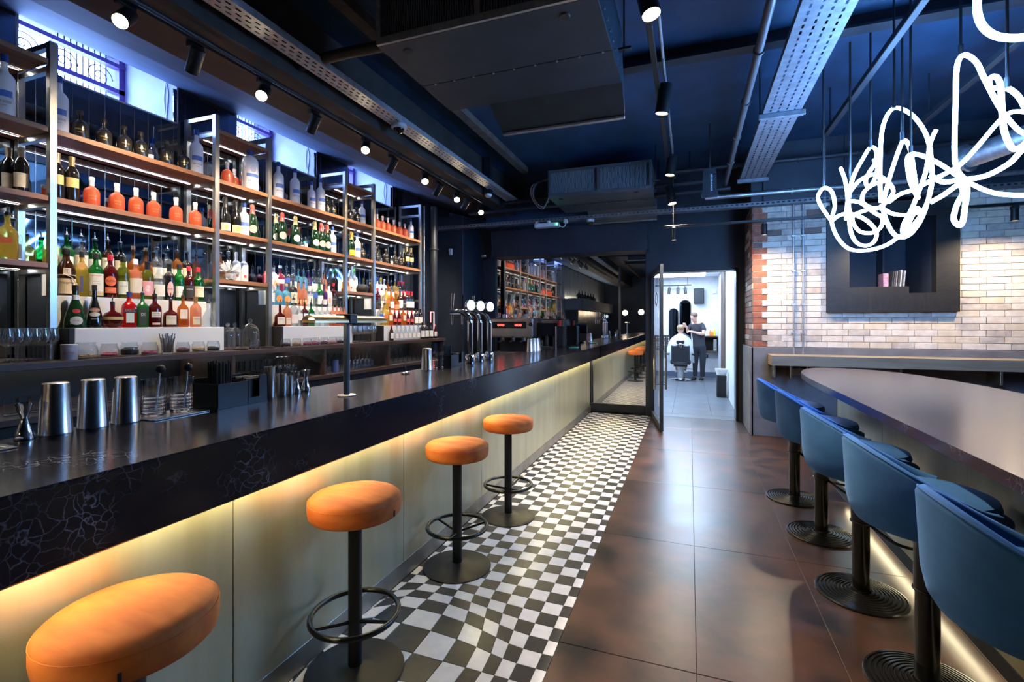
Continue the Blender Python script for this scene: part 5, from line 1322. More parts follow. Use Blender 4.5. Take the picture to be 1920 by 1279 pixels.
for px, fill, col, lb, s in [(162, .12, (.70, .45, .22), 'large nearly empty jar beside the grey tin', 1.25), (205, .3, (.55, .10, .16), 'jar of pink wrapped sweets, second in the row', 1.1), (243, .8, (.015, .012, .014), 'jar of black berries under the riser', 1.15), (281, .25, (.55, .12, .20), 'jar of red sweets left of the straws', 1.1), (343, .55, (.16, .05, .07), 'jar of dark dried petals right of the straws', 1.0), (372, .6, (.62, .42, .28), 'jar of pale dried fruit', 1.0), (400, .5, (.03, .02, .025), 'jar of dark cloves at the right end', 1.0)]:
    jar(lb + ', nearest bay', 'garnish jars in the nearest bay', (JX, y_of(px, JX), 1.2506), fill, col, s)
for i, (px, col) in enumerate([(536, (.06, .03, .05)), (556, (.45, .28, .18)), (576, (.45, .15, .2)), (591, (.5, .14, .22)), (608, (.2, .06, .1)), (624, (.62, .30, .34)), (638, (.05, .03, .04))]):
    jar('garnish jar under the middle riser, %s from left' % ORD[i], 'garnish jars in the middle bay', (JX, y_of(px, JX), 1.2506), .6, col, .95)
tin = thing('tea_tin', 'small pale grey printed tin at the left of the jars', 'tin', (JX, y_of(130, JX), 1.2506))
MB().lathe([(0, 0), (.040, 0), (.041, .002), (.041, .082), (.0425, .083), (.0425, .096), (.04, .098), (0, .098)], 24).build('body', M('pale tin', (.50, .52, .58), .4, .2, var=.1, scale=30), tin, smooth=40)
link('lettering', text_label_mesh('BUTTER', .041, .045, .012, .05, m_redink), tin).rotation_euler = (0, 0, -.5)
sg = thing('straw_glass', 'glass full of silver metal straws among the garnish jars', 'glass', (JX, y_of(314, JX), 1.2506))
link('glass', tumbler_mesh(.085, .040), sg)
for q in range(22):
    a = q * 2.4; rr = .026 * math.sqrt((q + 1) / 22)
    MB().cyl((rr * math.cos(a), rr * math.sin(a), .014), (rr * 2.0 * math.cos(a + .3), rr * 2.0 * math.sin(a + .3), .135 + .02 * math.sin(q)), .0035, n=6).build('straw', m_steel, sg)
cloche_m = MB().lathe([(.075, 0), (.075, .12), (.070, .15), (.052, .18), (.028, .197), (.010, .203), (.008, .208), (.018, .216), (.020, .228), (.012, .238), (0, .24)], 28).mesh('cloche', m_stemware, 50)
for i, (px, X, s) in enumerate([(427, -3.74, .86), (440, -3.90, .86), (469, -3.72, 1.0)]):
    o = one('glass_cloche', cloche_m, ['clear glass cloche, left one by the wide bay post', 'clear glass cloche behind the left one', 'large clear glass cloche in front of the black panel'][i], 'cloche', 'glass cloches', (X, y_of(px, X), 1.2506)); o.scale = (s, s, s * 1.12)
one('tumbler', tumbler_mesh(.085, .042, .95, True), 'cut glass tumbler in front of the large cloche', 'tumbler', None, (-3.62, y_of(477, -3.62), 1.2506))
for i, px in enumerate((452, 503)):
    o = MB().lathe([(0, 0), (.055, 0), (.058, .008), (.05, .014), (.028, .018), (0, .018)], 24).build('candle_dish', m_black, smooth=40)
    o.location = (-3.64, y_of(px, -3.64), 1.2506); tag(o, ['small black dish left of the cut glass tumbler', 'small black dish right of the cut glass tumbler'][i], 'dish')
# glass shelf below the counter
tb = tumbler_mesh(.10, .034)
def rack(label, group, px0, px1, n, X, Z, levels):
    i = 0
    for lv in range(levels):
        for q in range(n):
            px = px0 + (px1 - px0) * q / max(1, n - 1)
            one('tumbler', tb, '%s, %s from left on the %s level' % (label, ORD[q], ['bottom', 'upper'][lv]), 'tumbler', group, (X, y_of(px, X), Z + lv * .1012))
rack('clear tumbler stacked under the counter behind steel cups', 'tumblers behind the steel cups', 441, 536, 10, -3.72, .9406, 2)
rack('clear tumbler stacked under the counter left of lamp', 'tumblers left of the lamp', 609, 646, 4, -3.72, .9406, 2)
rack('clear tumbler stacked under the counter right of lamp', 'tumblers right of the lamp', 724, 752, 4, -3.72, .9406, 2)
rack('clear tumbler under the counter far left', 'tumblers at far left', 20, 330, 14, -3.72, .9406, 1)
rack('clear tumbler under the counter at right end', 'tumblers at the right end', 760, 785, 4, -3.72, .9406, 1)
for i in range(6):
    o = one('wine_glass', wg, 'upside-down wine glass under the counter, %s from left' % ORD[i], 'wine glass', 'upside-down wine glasses under the counter', (-3.74, y_of(660 + i * 7, -3.74), .9406 + .201)); o.rotation_euler = (PI, 0, 0)
for i in range(5):
    o = one('wine_glass', wg, 'upside-down wine glass behind the tumblers, %s from left' % ORD[i], 'wine glass', 'upside-down wine glasses behind the tumblers', (-3.90, y_of(520 + i * 8, -3.90), .9406 + .201)); o.rotation_euler = (PI, 0, 0)
cup = MB().lathe([(0, 0), (.036, 0), (.037, .005), (.037, .13), (.034, .13), (.034, .006), (0, .006)], 24).build('paper_cup', M('lilac cup', (.36, .38, .58), .5), smooth=40)
cup.location = (-3.685, y_of(628, -3.685), .9406); tag(cup, 'tall lilac cup on the glass shelf left of the lamp post', 'cup')
# crystal cluster and speaker on the lower shelf
cr = thing('crystal_bowl', 'bowl heaped with clear crystal sticks on the lower shelf', 'bowl', (-3.93, y_of(428, -3.93), 1.8636))
MB().lathe([(0, 0), (.05, 0), (.085, .05), (.09, .08), (.086, .08), (.08, .05), (0, .006)], 24).build('bowl', m_clear, cr, smooth=50)
mb = MB(); rn = random.Random(9)
for q in range(90):
    a, e = rn.uniform(0, 6.28), rn.uniform(.1, 1.5); L_ = rn.uniform(.06, .10)
    d = Vector((math.cos(a) * math.cos(e), math.sin(a) * math.cos(e), math.sin(e)))
    c0 = Vector((0, 0, .07)) + d * .02
    mb.tube([c0, c0 + d * L_], [.006, .003], 5)
stuff(mb.build('crystal_sticks', M('milky crystal', (.80, .82, .85), .2), cr))
spk = thing('round_speaker', 'rounded black speaker on the lower shelf of the second narrow bay', 'speaker', (-3.90, y_of(679, -3.90), 1.8636))
MB().lathe([(.05, 0), (.068, .02), (.074, .05), (.066, .085), (.045, .105), (0, .112)], 28).build('body', m_black, spk, smooth=60)
MB().lathe([(0, 0), (.02, 0), (.022, .004), (.018, .004), (0, .002)], 16).xf(Matrix.Translation((.07, -.02, .055)) @ Matrix.Rotation(PI / 2, 4, 'Y')).build('speaker_cone', m_paintsteel, spk)
# ================================================================== things on the bar top
BZ = 1.1026
def lathe_thing(name, label, cat, loc, prof, mat, n=28, group=None, smooth=40):
    o = MB().lathe(prof, n).build(name, mat, smooth=smooth); o.location = loc
    return tag(o, label, cat, group)
jig = [(.0, 0), (.026, 0), (.027, .003), (.020, .03), (.010, .066), (.010, .072), (.016, .09), (.024, .118), (.023, .118), (.009, .078), (0, .076)]
lathe_thing('jigger', 'chrome jigger standing at the left end of the bar top', 'jigger', (-2.03, .93, BZ), jig, m_chrome)
lathe_thing('jigger', 'chrome jigger left of the pair beside the steel cups', 'jigger', (-1.99, 2.045, BZ), jig, m_chrome, group='jiggers beside the steel cups')
lathe_thing('jigger', 'chrome jigger right of the pair beside the steel cups', 'jigger', (-2.00, 2.125, BZ), jig, m_chrome, group='jiggers beside the steel cups')
tinp = [(0, .001), (.046, 0), (.0465, .004), (.0455, .006), (.037, .158), (.036, .168), (.0355, .172), (.030, .175), (0, .175)]
for i, (x, y) in enumerate([(-2.035, 1.015), (-2.035, 1.125), (-2.02, 1.225)]):
    lathe_thing('shaker_tin', '%s upturned steel shaker tin on the bar top' % ['leftmost', 'middle', 'rightmost'][i], 'shaker tin', (x, y, BZ), tinp, m_steel, 36, 'upturned shaker tins')
cut = tumbler_mesh(.145, .043, .95, True)
def mixing(label, loc):
    t = thing('mixing_glass', label, 'mixing glass', loc)
    link('glass', cut, t)
    MB().tube([(.01, 0, .02), (.022, .01, .175)], .004, 8).build('bar_spoon', m_chrome, t, smooth=50)
    MB().lathe([(0, -.018), (.014, -.010), (.017, 0), (.014, .012), (0, .018)], 14, (.023, .011, .185)).build('spoon_knob', m_black, t, smooth=60)
mixing('cut crystal mixing glass next to the shaker tins', (-2.03, 1.335, BZ)); mixing('cut crystal mixing glass next to the black caddy', (-2.01, 1.435, BZ))
mat_ = MB().rbox(-2.09, -1.93, 1.27, 1.50, BZ, BZ + .006, .002).build('bar_mat', m_steel); tag(mat_, 'thin steel tray under the crystal mixing glasses', 'tray')
for c in [o for o in COL.objects if o.name.startswith('mixing_glass')]: c.location.z += .0062
drip = thing('drip_mat', 'pale perforated drip mat at the far left of the bar', 'mat', (-2.0, .55, BZ))
MB().rbox(-.09, .09, -.2, .31, 0, .004, .001).build('tray', m_steel, drip)
dm = MB()
for q in range(24): dm.box(-.085, .085, -.19 + q * .0205, -.183 + q * .0205, .0045, .007)
stuff(dm.build('grid', m_white, drip))
def caddy(label, loc, s=1.0):
    t = thing('napkin_caddy', label, 'caddy', loc); t.scale = (s, s, s)
    w, L_, h1, h2 = .075, .135, .11, .13
    b = MB().box(-w, w, -L_, L_, 0, .006).box(w - .005, w, -L_, .03, .006, h1).box(w - .005, w, .085, L_, .006, h2).box(-w, -w + .005, -L_, L_, .006, h2).box(-w, w, -L_, -L_ + .005, .006, h1).box(-w, w, L_ - .005, L_, .006, h2).box(-w, w, .02, .025, .006, h1).box(w - .005, w, .03, .085, .006, .03)
    b.build('holder', M('charcoal acrylic', (.018, .020, .026), .3), t)
    for q in range(20):
        a = q * 2.39; rr = .05 * math.sqrt((q + .5) / 20)
        MB().cyl((rr * math.cos(a), -.065 + rr * .9 * math.sin(a), .008), (rr * 1.1 * math.cos(a), -.065 + rr * math.sin(a), .20 + .006 * math.sin(q * 3)), .0042, n=6).build('straw', m_black, t)
    for q in range(7):
        MB().rbox(-.06 + q * .016, -.048 + q * .016, .032, .125, .007, .118 + .003 * (q % 3), .002).build('napkin_stack', m_black, t)
caddy('black bar caddy holding black straws and napkins left of the steel cups', (-2.0, 1.665, BZ))
caddy('smaller-looking black bar caddy beside the beer taps', (-1.98, 3.82, BZ), .92)
for i, (y, r, h) in enumerate([(1.865, .0265, .158), (1.942, .0265, .115), (1.995, .019, .098)]):
    lathe_thing('steel_cup', ['tall narrow steel cup beside the black caddy', 'medium steel cup in the middle of three', 'smallest steel cup beside the jiggers'][i], 'cup', (-1.985, y, BZ), [(0, 0), (r * .96, 0), (r, .003), (r, h), (r * .93, h), (r * .92, .004), (0, .004)], m_steel, 28, 'steel cups by the caddy')
# bar lamp
lamp = thing('bar_lamp', 'slim T-shaped bar lamp with brass trough shade standing on the bar', 'lamp', (-1.678, 2.07, BZ))
MB().lathe([(0, 0), (.046, 0), (.047, .003), (.044, .006), (.022, .008)], 32).build('base', m_galv, lamp, smooth=40)
MB().cyl((0, 0, .006), (0, 0, .385), .0165, n=24).build('pole', M('grey blue lamp metal', (.13, .16, .20), .35, .4), lamp, smooth=40)
sh = MB(); N = 12; prof = []
for i in range(N + 1):
    a = PI * i / N; prof.append((.042 * math.cos(a), .042 * math.sin(a) * .85))
prof2 = [(x * .93, z * .93) for x, z in reversed(prof)]
pr_ = prof + prof2; n_ = len(pr_)
sh.add([(x, -.27, z + .38) for x, z in pr_] + [(x, .30, z + .38) for x, z in pr_], [tuple(reversed(range(n_))), tuple(range(n_, 2 * n_))] + [(i, (i + 1) % n_, (i + 1) % n_ + n_, i + n_) for i in range(n_)])
sd = sh.build('shade', m_brass, lamp, smooth=30)
MB().rbox(-.046, .046, -.03, .03, .375, .424, .003).build('shade_clamp', M('lamp clamp', (.02, .022, .03), .4), lamp)
MB().box(-.012, .012, -.255, .285, .395, .402).build('light_strip', EM('lamp strip', (1, .85, .6), 7), lamp)
# glasses and cup further along
lathe_thing('shaker_tin', 'single upturned shaker tin near the pillar end of the bar', 'shaker tin', (-1.985, 3.42, BZ), tinp, m_steel)
for i, y in enumerate((3.52, 3.62)):
    one('tumbler', tumbler_mesh(.14, .040, .95, True), ['tall cut glass left of the pair near the beer taps', 'tall cut glass right of the pair near the beer taps'][i], 'tumbler', 'tall cut glasses near the taps', (-1.985, y, BZ))
stn = thing('cocktail_strainer', 'small wire cocktail strainer standing on the bar edge', 'strainer', (-2.0, 3.13, BZ))
MB().tube(smoothpts([(0, 0, .012), (0, 0, .06), (0, .005, .09)]), .004, 6).build('handle', m_chrome, stn, smooth=50)
MB().ring((0, 0, .006), .032, .0045, 24, 6).build('ring', m_chrome, stn, smooth=50)
# beer taps
m_badge1 = EM('green lit badge', (.55, 1.0, .75), 3.2); m_badge2 = EM('blue white lit badge', (.62, .85, 1.0), 5)
def beer_tap(label, y, badge, k):
    t = thing('beer_tap', label, 'beer tap', (-1.93, y, BZ), group='chrome beer taps')
    MB().lathe([(0, 0), (.046, 0), (.048, .006), (.048, .07), (.040, .085), (.031, .09)], 28).build('base', m_chrome, t, smooth=40)
    pts = smoothpts([(0, 0, .08), (0, 0, .30), (-.005, 0, .40), (-.05, 0, .465), (-.12, 0, .485), (-.20, 0, .48)], 6)
    MB().tube(pts, .027, 18).build('column', m_chrome, t, smooth=60)
    MB().tube([(-.19, 0, .50), (-.19, 0, .42), (-.19, 0, .365)], [.013, .010, .007], 12).build('spout', m_chrome, t, smooth=60)
    MB().tube([(-.19, 0, .49), (-.185, 0, .54), (-.18, 0, .66)], [.008, .011, .015], 12).build('handle', m_chrome if k != 1 else m_black, t, smooth=60)
    b = MB().lathe([(0, 0), (.052, 0), (.056, .008), (.056, .028), (.048, .034), (0, .034)], 28).xf(Matrix.Translation((-.02, 0, .545)) @ Matrix.Rotation(PI / 2, 4, 'Y') @ Matrix.Rotation(-.0, 4, 'X')).xf(Matrix.Rotation(-.5, 4, 'Z')).build('badge_housing', m_chrome, t, smooth=40)
    MB().lathe([(0, .0345), (.046, .0345), (.046, .036), (0, .036)], 28).xf(Matrix.Translation((-.02, 0, .545)) @ Matrix.Rotation(PI / 2, 4, 'Y')).xf(Matrix.Rotation(-.5, 4, 'Z')).build('lit_badge', badge, t)
beer_tap('chrome swan-neck beer tap with green lit badge, nearest of three', 4.12, m_badge1, 0)
beer_tap('chrome swan-neck beer tap in the middle of three', 4.34, m_badge2, 1)
beer_tap('chrome swan-neck beer tap with bright badge, farthest of three', 4.58, m_badge2, 2)
# coffee station at the end of the bar
ck = thing('coffee_counter', 'low dark counter under the coffee machine by the mirror', 'counter', (-2.65, 7.4, 0))
MB().rbox(-3.25, -2.16, 6.78, 8.0, .86, .90, .003).build('worktop', m_steel, ck, world=True)
MB().box(-3.22, -2.18, 6.82, 7.98, .002, .86).build('body', m_black, ck, world=True)
cm = thing('coffee_machine', 'chrome espresso machine with red digits in front of the mirror', 'coffee machine', (-2.55, 7.15, .90))
MB().rbox(-.35, .35, -.25, .25, .36, .66, .02).build('boiler_housing', m_steel, cm)
MB().rbox(-.35, .35, -.22, .25, .06, .14, .01).build('drip_base', m_steel, cm)
MB().rbox(-.33, .33, .10, .24, .141, .359, .006).build('back_panel', m_blackmetal, cm)
for x in (-.30, .30): MB().cyl((x, 0, 0), (x, 0, .06), .025, n=14).build('foot', m_black, cm)
MB().rbox(-.30, .24, -.262, -.251, .50, .60, .004).build('display_panel', m_blackgloss, cm)
m_red7 = EM('red display digits', (1.0, .05, .04), 5)
for x in (-.16, .12):
    tx = text_mb('000', .035, .11); tx.xf(Matrix.Translation((x, -.2635, .55))); tx.build('digits', m_red7, cm)
for x in (-.17, 0, .17):
    g = MB().lathe([(.0, 0), (.034, 0), (.036, .03), (.036, .055), (0, .055)], 18, (x, -.15, .304)).build('group_head', m_chrome, cm, smooth=40)
    MB().tube([(x, -.17, .315), (x, -.33, .295)], .013, 10).build('portafilter_handle', m_black, cm, smooth=50)
for x in (-.34, .30): MB().lathe([(0, 0), (.028, 0), (.03, .01), (.03, .025), (0, .03)], 16).xf(Matrix.Translation((x + .02, -.252, .56)) @ Matrix.Rotation(PI / 2, 4, 'X')).build('steam_knob', m_black, cm, smooth=40)
cupm = MB().lathe([(0, 0), (.022, 0), (.034, .03), (.038, .058), (.035, .058), (.03, .03), (0, .006)], 16).mesh('coffee_cup', m_whiteplastic, 40)
for i in range(7):
    one('coffee_cup', cupm if i % 2 else tumbler_mesh(.08, .033), '%s from left along the top of the coffee machine, small cup' % ORD[i], 'cup', 'cups on the coffee machine', (-2.82 + i * .09, 7.08, 1.5606))
pos = thing('till_terminal', 'black till terminal right of the coffee machine', 'till', (-2.0, 6.95, BZ))
MB().rbox(-.08, .08, -.09, .09, 0, .03, .006).build('foot', m_black, pos)
MB().rbox(-.02, .02, -.02, .02, .03, .22, .004).build('stem', m_black, pos)
MB().rbox(-.15, .15, -.02, .015, .18, .38, .006).xf(Matrix.Rotation(.25, 4, 'Z')).build('screen', m_blackgloss, pos)
lathe_things = [(-1.97, 6.05, m_steel), (-1.95, 6.16, m_steel), (-1.94, 6.27, m_steel)]
for i, (x, y, mm) in enumerate(lathe_things):
    lathe_thing('shaker_tin', 'upturned steel tin near the mirror, %s of three' % ['nearest', 'middle', 'farthest'][i], 'shaker tin', (x, y, BZ), tinp, mm, 28, 'upturned tins near the mirror')
one('tumbler', tumbler_mesh(.14, .04, .95, True), 'tall glass right of the upturned tins near the mirror', 'tumbler', None, (-1.94, 6.42, BZ))
for i, y in enumerate((7.62,)):
    t = thing('cup_drawer_unit', 'black finned drawer unit on the bar against the mirror', 'drawer unit', (-1.98, y, BZ))
    MB().rbox(-.09, .09, -.10, .10, 0, .33, .006).build('case', m_black, t)
    for q in range(7): MB().rbox(.0905, .098, -.09, .09, .03 + q * .042, .06 + q * .042, .002).build('drawer_front', m_paintsteel, t)
lathe_thing('paper_cup', 'red paper cup on top of the black drawer unit', 'cup', (-1.98, 7.62, BZ + .3306), [(0, 0), (.028, 0), (.038, .09), (.036, .09), (.026, .004), (0, .004)], M('red paper', (.55, .03, .03), .5), 20)
post2 = lathe_thing('lamp_post', 'slim steel rod standing on the bar before the mirror', 'post', (-1.86, 6.95, BZ), [(0, 0), (.03, 0), (.03, .004), (.011, .006), (.011, .33), (0, .332)], m_steel, 16)
mp = MB().rbox(-1.72, -1.60, 7.2, 7.36, BZ, BZ + .012, .003).build('coaster_stack', M('turquoise card', (.05, .35, .36), .5)); tag(mp, 'turquoise card stack lying on the bar near the mirror', 'coaster')
nb_ = thing('neon_frame_sign', 'small pink glowing frame sign at the end of the shelves', 'sign', (-3.69, 6.52, 1.2506))
f = MB().tube([(-.0, -.05, .10), (0, -.05, .40), (0, .05, .40), (0, .05, .10)], .006, 8).build('glowing_frame', EM('pink glow', (1.0, .22, .24), 3.0), nb_)
MB().rbox(-.03, .03, -.07, .07, 0, .10, .004).build('stand', m_black, nb_)

# ================================================================== behind the camera (seen in the mirror)
m_concrete = M('board marked concrete', (.30, .29, .27), .7, var=.25, scale=2.0, stretch=(6, 6, .5), bump=.1)
struct(MB().rbox(-4.21, -4.17, -9.1, .3, 0, 3.5, .004).build('wall_concrete', m_concrete))
kp = thing('kitchen_pass', 'grey service pass with stainless cupboards behind the bar, seen in the mirror', 'kitchen pass', (-3.9, -3, 0))
MB().rbox(-4.16, -3.5, -7.5, -.55, 1.95, 2.36, .006).build('canopy', m_greyrender, kp, world=True)
MB().box(-4.14, -4.12, -7.4, -.62, 2.3605, 2.372).build('added_uplight_strip', EM('added uplight', (1, .93, .8), 20), kp, world=True)  # strip added on the canopy to brighten the concrete wall
MB().box(-4.16, -3.7, -7.5, -.60, 0.002, 1.95).build('recess', m_black, kp, world=True)
for k in range(9):
    MB().rbox(-3.699, -3.68, -.62 - .75 * (k + 1) + .005, -.62 - .75 * k - .005, .1, 1.94, .003).build('steel_door', m_steel, kp, world=True)
vs_ = MB().lathe([(0, 0), (.06, 0), (.10, .06), (.10, .12), (.05, .17), (.02, .22), (.018, .30), (.024, .31), (0, .31)], 20).mesh('vase', m_black, 50)
for i in range(6):
    one('vase', vs_, 'dark round vase on the kitchen pass, %s from the mirror' % ORD[i], 'vase', 'dark vases on the kitchen pass', (-3.72, -.9 - i * .55, 2.3606))
m_globe = EM('warm globe', (1.0, .78, .55), 6)
for i, (x, y) in enumerate([(-2.75, -6.2), (-1.95, -5.2), (-1.2, -4.6)]):
    t = thing('globe_pendant', 'round warm globe pendant seen in the mirror, %s' % ['left one', 'middle one', 'right one'][i], 'pendant lamp', (x, y, 1.95), group='globe pendants')
    MB().lathe([(0, -.12), (.06, -.104), (.104, -.06), (.12, 0), (.104, .06), (.06, .104), (0, .12)], 20).build('globe', m_globe, t, smooth=60)
    MB().cyl((0, 0, .11), (0, 0, 1.86), .006, n=8).build('cord', m_black, t)

# ================================================================== barber room
bl = thing('added_light_panel', 'unseen ceiling light panel added to brighten the barber room', 'ceiling light', (-.3, 10.4, 2.74))  # unseen panel added to light the room beyond the doorway
MB().rbox(-.75, .75, -.9, .9, -.03, .008, .004).build('frame', m_white, bl)
MB().box(-.72, .72, -.87, .87, -.034, -.0305).build('diffuser', EM('cool white diffuser', (.55, .75, 1.0), E_BARBER * .22), bl)
bl2 = thing('added_light_panel', 'second added ceiling light panel above the barber chair', 'ceiling light', (-.3, 13.1, 2.74))  # another panel added to light the barber and the chair
MB().rbox(-.7, .7, -.5, .5, -.03, .008, .004).build('frame', m_white, bl2)
MB().box(-.67, .67, -.47, .47, -.034, -.0305).build('diffuser', EM('cool white diffuser 2', (.62, .78, 1.0), E_BARBER * .25), bl2)
tr4 = tag(MB().rbox(-.9, .05, 13.98, 14.02, 2.50, 2.53, .003).build('light_track', m_blackmetal), 'black lighting track on the barber room wall', 'light track')
for xx in (-.85, -.05): MB().cyl((xx, 14.0, 2.53), (xx, 14.0, 2.745), .006, n=6).build('rod', m_blackmetal, tr4)
for i, xx in enumerate((-.52, -.30, -.12)):
    t = thing('track_spotlight', 'small black barber room spotlight, %s' % ['left one', 'middle one', 'right one'][i], 'spotlight', (xx, 14.0, 2.5), group='barber room spotlights')
    MB().cyl((0, 0, -.004), (0, 0, -.05), .01, n=8).build('stem', m_blackmetal, t)
    MB().cyl((0, .0, -.05), (.02 * (i - 1), -.03, -.22), .038, n=18).build('head', m_blackmetal, t, smooth=40)
def arch(x0, x1, z0, z1, y0, y1, n=14):
    r = (x1 - x0) / 2; cx = (x0 + x1) / 2
    p = [(x0, z0), (x1, z0), (x1, z1 - r)] + [(cx + r * math.cos(PI * i / n), z1 - r + r * math.sin(PI * i / n)) for i in range(1, n)] + [(x0, z1 - r)]
    k = len(p); mb = MB()
    return mb.add([(x, y0, z) for x, z in p] + [(x, y1, z) for x, z in p], [tuple(range(k)), tuple(reversed(range(k, 2 * k)))] + [(i, i + k, (i + 1) % k + k, (i + 1) % k) for i in range(k)])
am = thing('arched_mirror', 'tall arched black-framed mirror behind the barber chair', 'mirror', (-.12, 14.27, .95))
arch(-.27, .04, .96, 2.13, 14.262, 14.299).build('frame', m_black, am, world=True)
arch(-.25, .02, .98, 2.11, 14.255, 14.261).build('glass', M('dark mirror', (.25, .28, .33), .03, 1.0), am, world=True)
am2 = thing('arched_mirror', 'shorter arched black-framed mirror left of the tall one', 'mirror', (-.42, 14.27, .95))
arch(-.55, -.29, .96, 1.90, 14.262, 14.299).build('frame', m_black, am2, world=True)
arch(-.53, -.31, .98, 1.88, 14.255, 14.261).build('glass', MATS['dark mirror'], am2, world=True)
sp_ = thing('wall_speaker', 'black box loudspeaker high on the barber room wall', 'speaker', (.24, 14.2, 2.22))
MB().rbox(-.13, .13, -.10, .099, -.21, .21, .01).build('cabinet', m_black, sp_)
MB().rbox(-.115, .115, -.106, -.1005, -.19, .19, .004).build('grille', m_paintsteel, sp_)
jb = MB().rbox(.58, .67, 14.24, 14.299, 2.28, 2.38, .008).build('junction_box', m_whiteplastic); tag(jb, 'white junction box on the wall beside the loudspeaker', 'junction box')
wc = thing('barber_counter', 'dark open shelf unit at right behind the barber', 'shelf', (.53, 14.15, .72))
MB().rbox(.36, .71, 13.98, 14.299, 1.10, 1.135, .003).build('top_board', m_darkwood, wc, world=True)
MB().rbox(.36, .71, 13.98, 14.299, .70, .735, .003).build('bottom_board', m_darkwood, wc, world=True)
MB().box(.36, .71, 14.28, 14.299, .735, 1.10).build('back_panel', m_black, wc, world=True)
MB().rbox(.36, .385, 13.98, 14.28, .7355, 1.0995, .002).build('side_board', m_darkwood, wc, world=True)
for q in range(7): MB().rbox(.60, .68, 14.0, 14.2, .737 + q * .045, .775 + q * .045, .003).build('tray', m_galv, wc, world=True)
for i, (x, h, c) in enumerate([(.44, .10, (.7, .7, .7)), (.52, .16, (.85, .20, .03)), (.57, .14, (.75, .25, .05)), (.625, .20, (.85, .55, .02))]):
    lathe_thing('hair_product_bottle', ['small white pot on the barber shelf', 'orange spray bottle on the barber shelf', 'amber bottle on the barber shelf', 'yellow spray bottle on the barber shelf'][i], 'bottle', (x, 14.08, 1.1356), [(0, 0), (.026, 0), (.027, h * .7), (.012, h * .8), (.012, h), (0, h)], M('product %d' % i, c, .4), 14, 'hair products on the barber shelf')
lc = thing('patterned_cabinet', 'black cabinet with white lattice pattern at left of the barber room', 'cabinet', (-.7, 14.1, .74))
MB().rbox(-.95, -.53, 13.95, 14.299, .74, 1.14, .004).build('body', m_black, lc, world=True)
lt = MB()
for q in range(8):
    for r_ in range(8):
        cx, cz = -.93 + q * .052 + .026, .77 + r_ * .045
        lt.add([(cx - .018, 13.947, cz), (cx, 13.947, cz - .016), (cx + .018, 13.947, cz), (cx, 13.947, cz + .016)], [(0, 1, 2, 3)])
stuff(lt.build('lattice_pattern', m_white, lc, world=True))
sk = thing('wall_socket', 'dark double socket on the white wall behind the barber', 'socket', (.40, 14.299, .575))
MB().rbox(-.075, .075, -.012, 0, -.045, .045, .003).build('plate', m_paintsteel, sk)
MB().box(-.04, -.02, -.014, -.011, -.01, .02).box(.02, .04, -.014, -.011, -.01, .02).build('slots', m_white, sk)
bn = thing('wash_basin', 'small white basin on dark stand at the right of the barber room', 'basin', (.60, 10.6, .0))
MB().lathe([(0, .44), (.09, .44), (.115, .54), (.118, .56), (.105, .56), (.09, .47), (0, .46)], 24).build('bowl', m_white, bn, smooth=50)
MB().rbox(-.09, .09, -.14, .14, .002, .439, .006).build('stand', m_black, bn)
# barber chair
bc = thing('barber_chair', 'black leather barber chair on a chrome hydraulic base', 'barber chair', (-.22, 13.35, .0))
m_leather = M('black leather', (.012, .014, .020), .35, bump=.05, bscale=60)
MB().lathe([(0, 0), (.31, 0), (.32, .012), (.30, .03), (.12, .055), (.09, .06), (.09, .065)], 36).build('base', m_chrome, bc, smooth=40)
MB().cyl((0, 0, .06), (0, 0, .36), .085, .08, n=24).build('pump_column', m_galv, bc, smooth=40)
MB().rbox(-.25, .25, -.25, .27, .42, .54, .03).build('seat', m_leather, bc)
MB().rbox(-.17, .17, -.17, .17, .36, .42, .01).build('seat_bracket', m_black, bc)
bk = MB().rbox(-.225, .225, -.35, -.25, .47, .93, .03).build('backrest', m_leather, bc)
for q in range(9): MB().rbox(-.19 + q * .046, -.165 + q * .046, -.358, -.35, .50, .90, .002).build('padding_rib', m_leather, bk)
MB().rbox(-.10, .10, -.36, -.27, .95, 1.05, .02).build('headrest', m_leather, bc)
MB().rbox(-.03, .03, -.372, -.352, .86, .96, .004).build('headrest_bracket', m_chrome, bc)
for s in (-1, 1):
    a = MB().rbox(s * .30 - .035, s * .30 + .035, -.24, .22, .66, .71, .015).build('armrest', m_leather, bc)
    MB().rbox(s * .29 - .012, s * .29 + .012, -.05, .05, .5, .66, .004).build('armrest_support', m_chrome, a)
MB().tube(smoothpts([(0, .2, .45), (0, .45, .34), (0, .55, .16)]), .02, 10).build('footrest_arm', m_chrome, bc, smooth=50)
MB().rbox(-.16, .16, .46, .62, .13, .16, .01).build('footrest', m_chrome, bc)
MB().tube([(.07, 0, .30), (.30, -.12, .30)], .01, 8).build('pump_lever', m_chrome, bc, smooth=50)

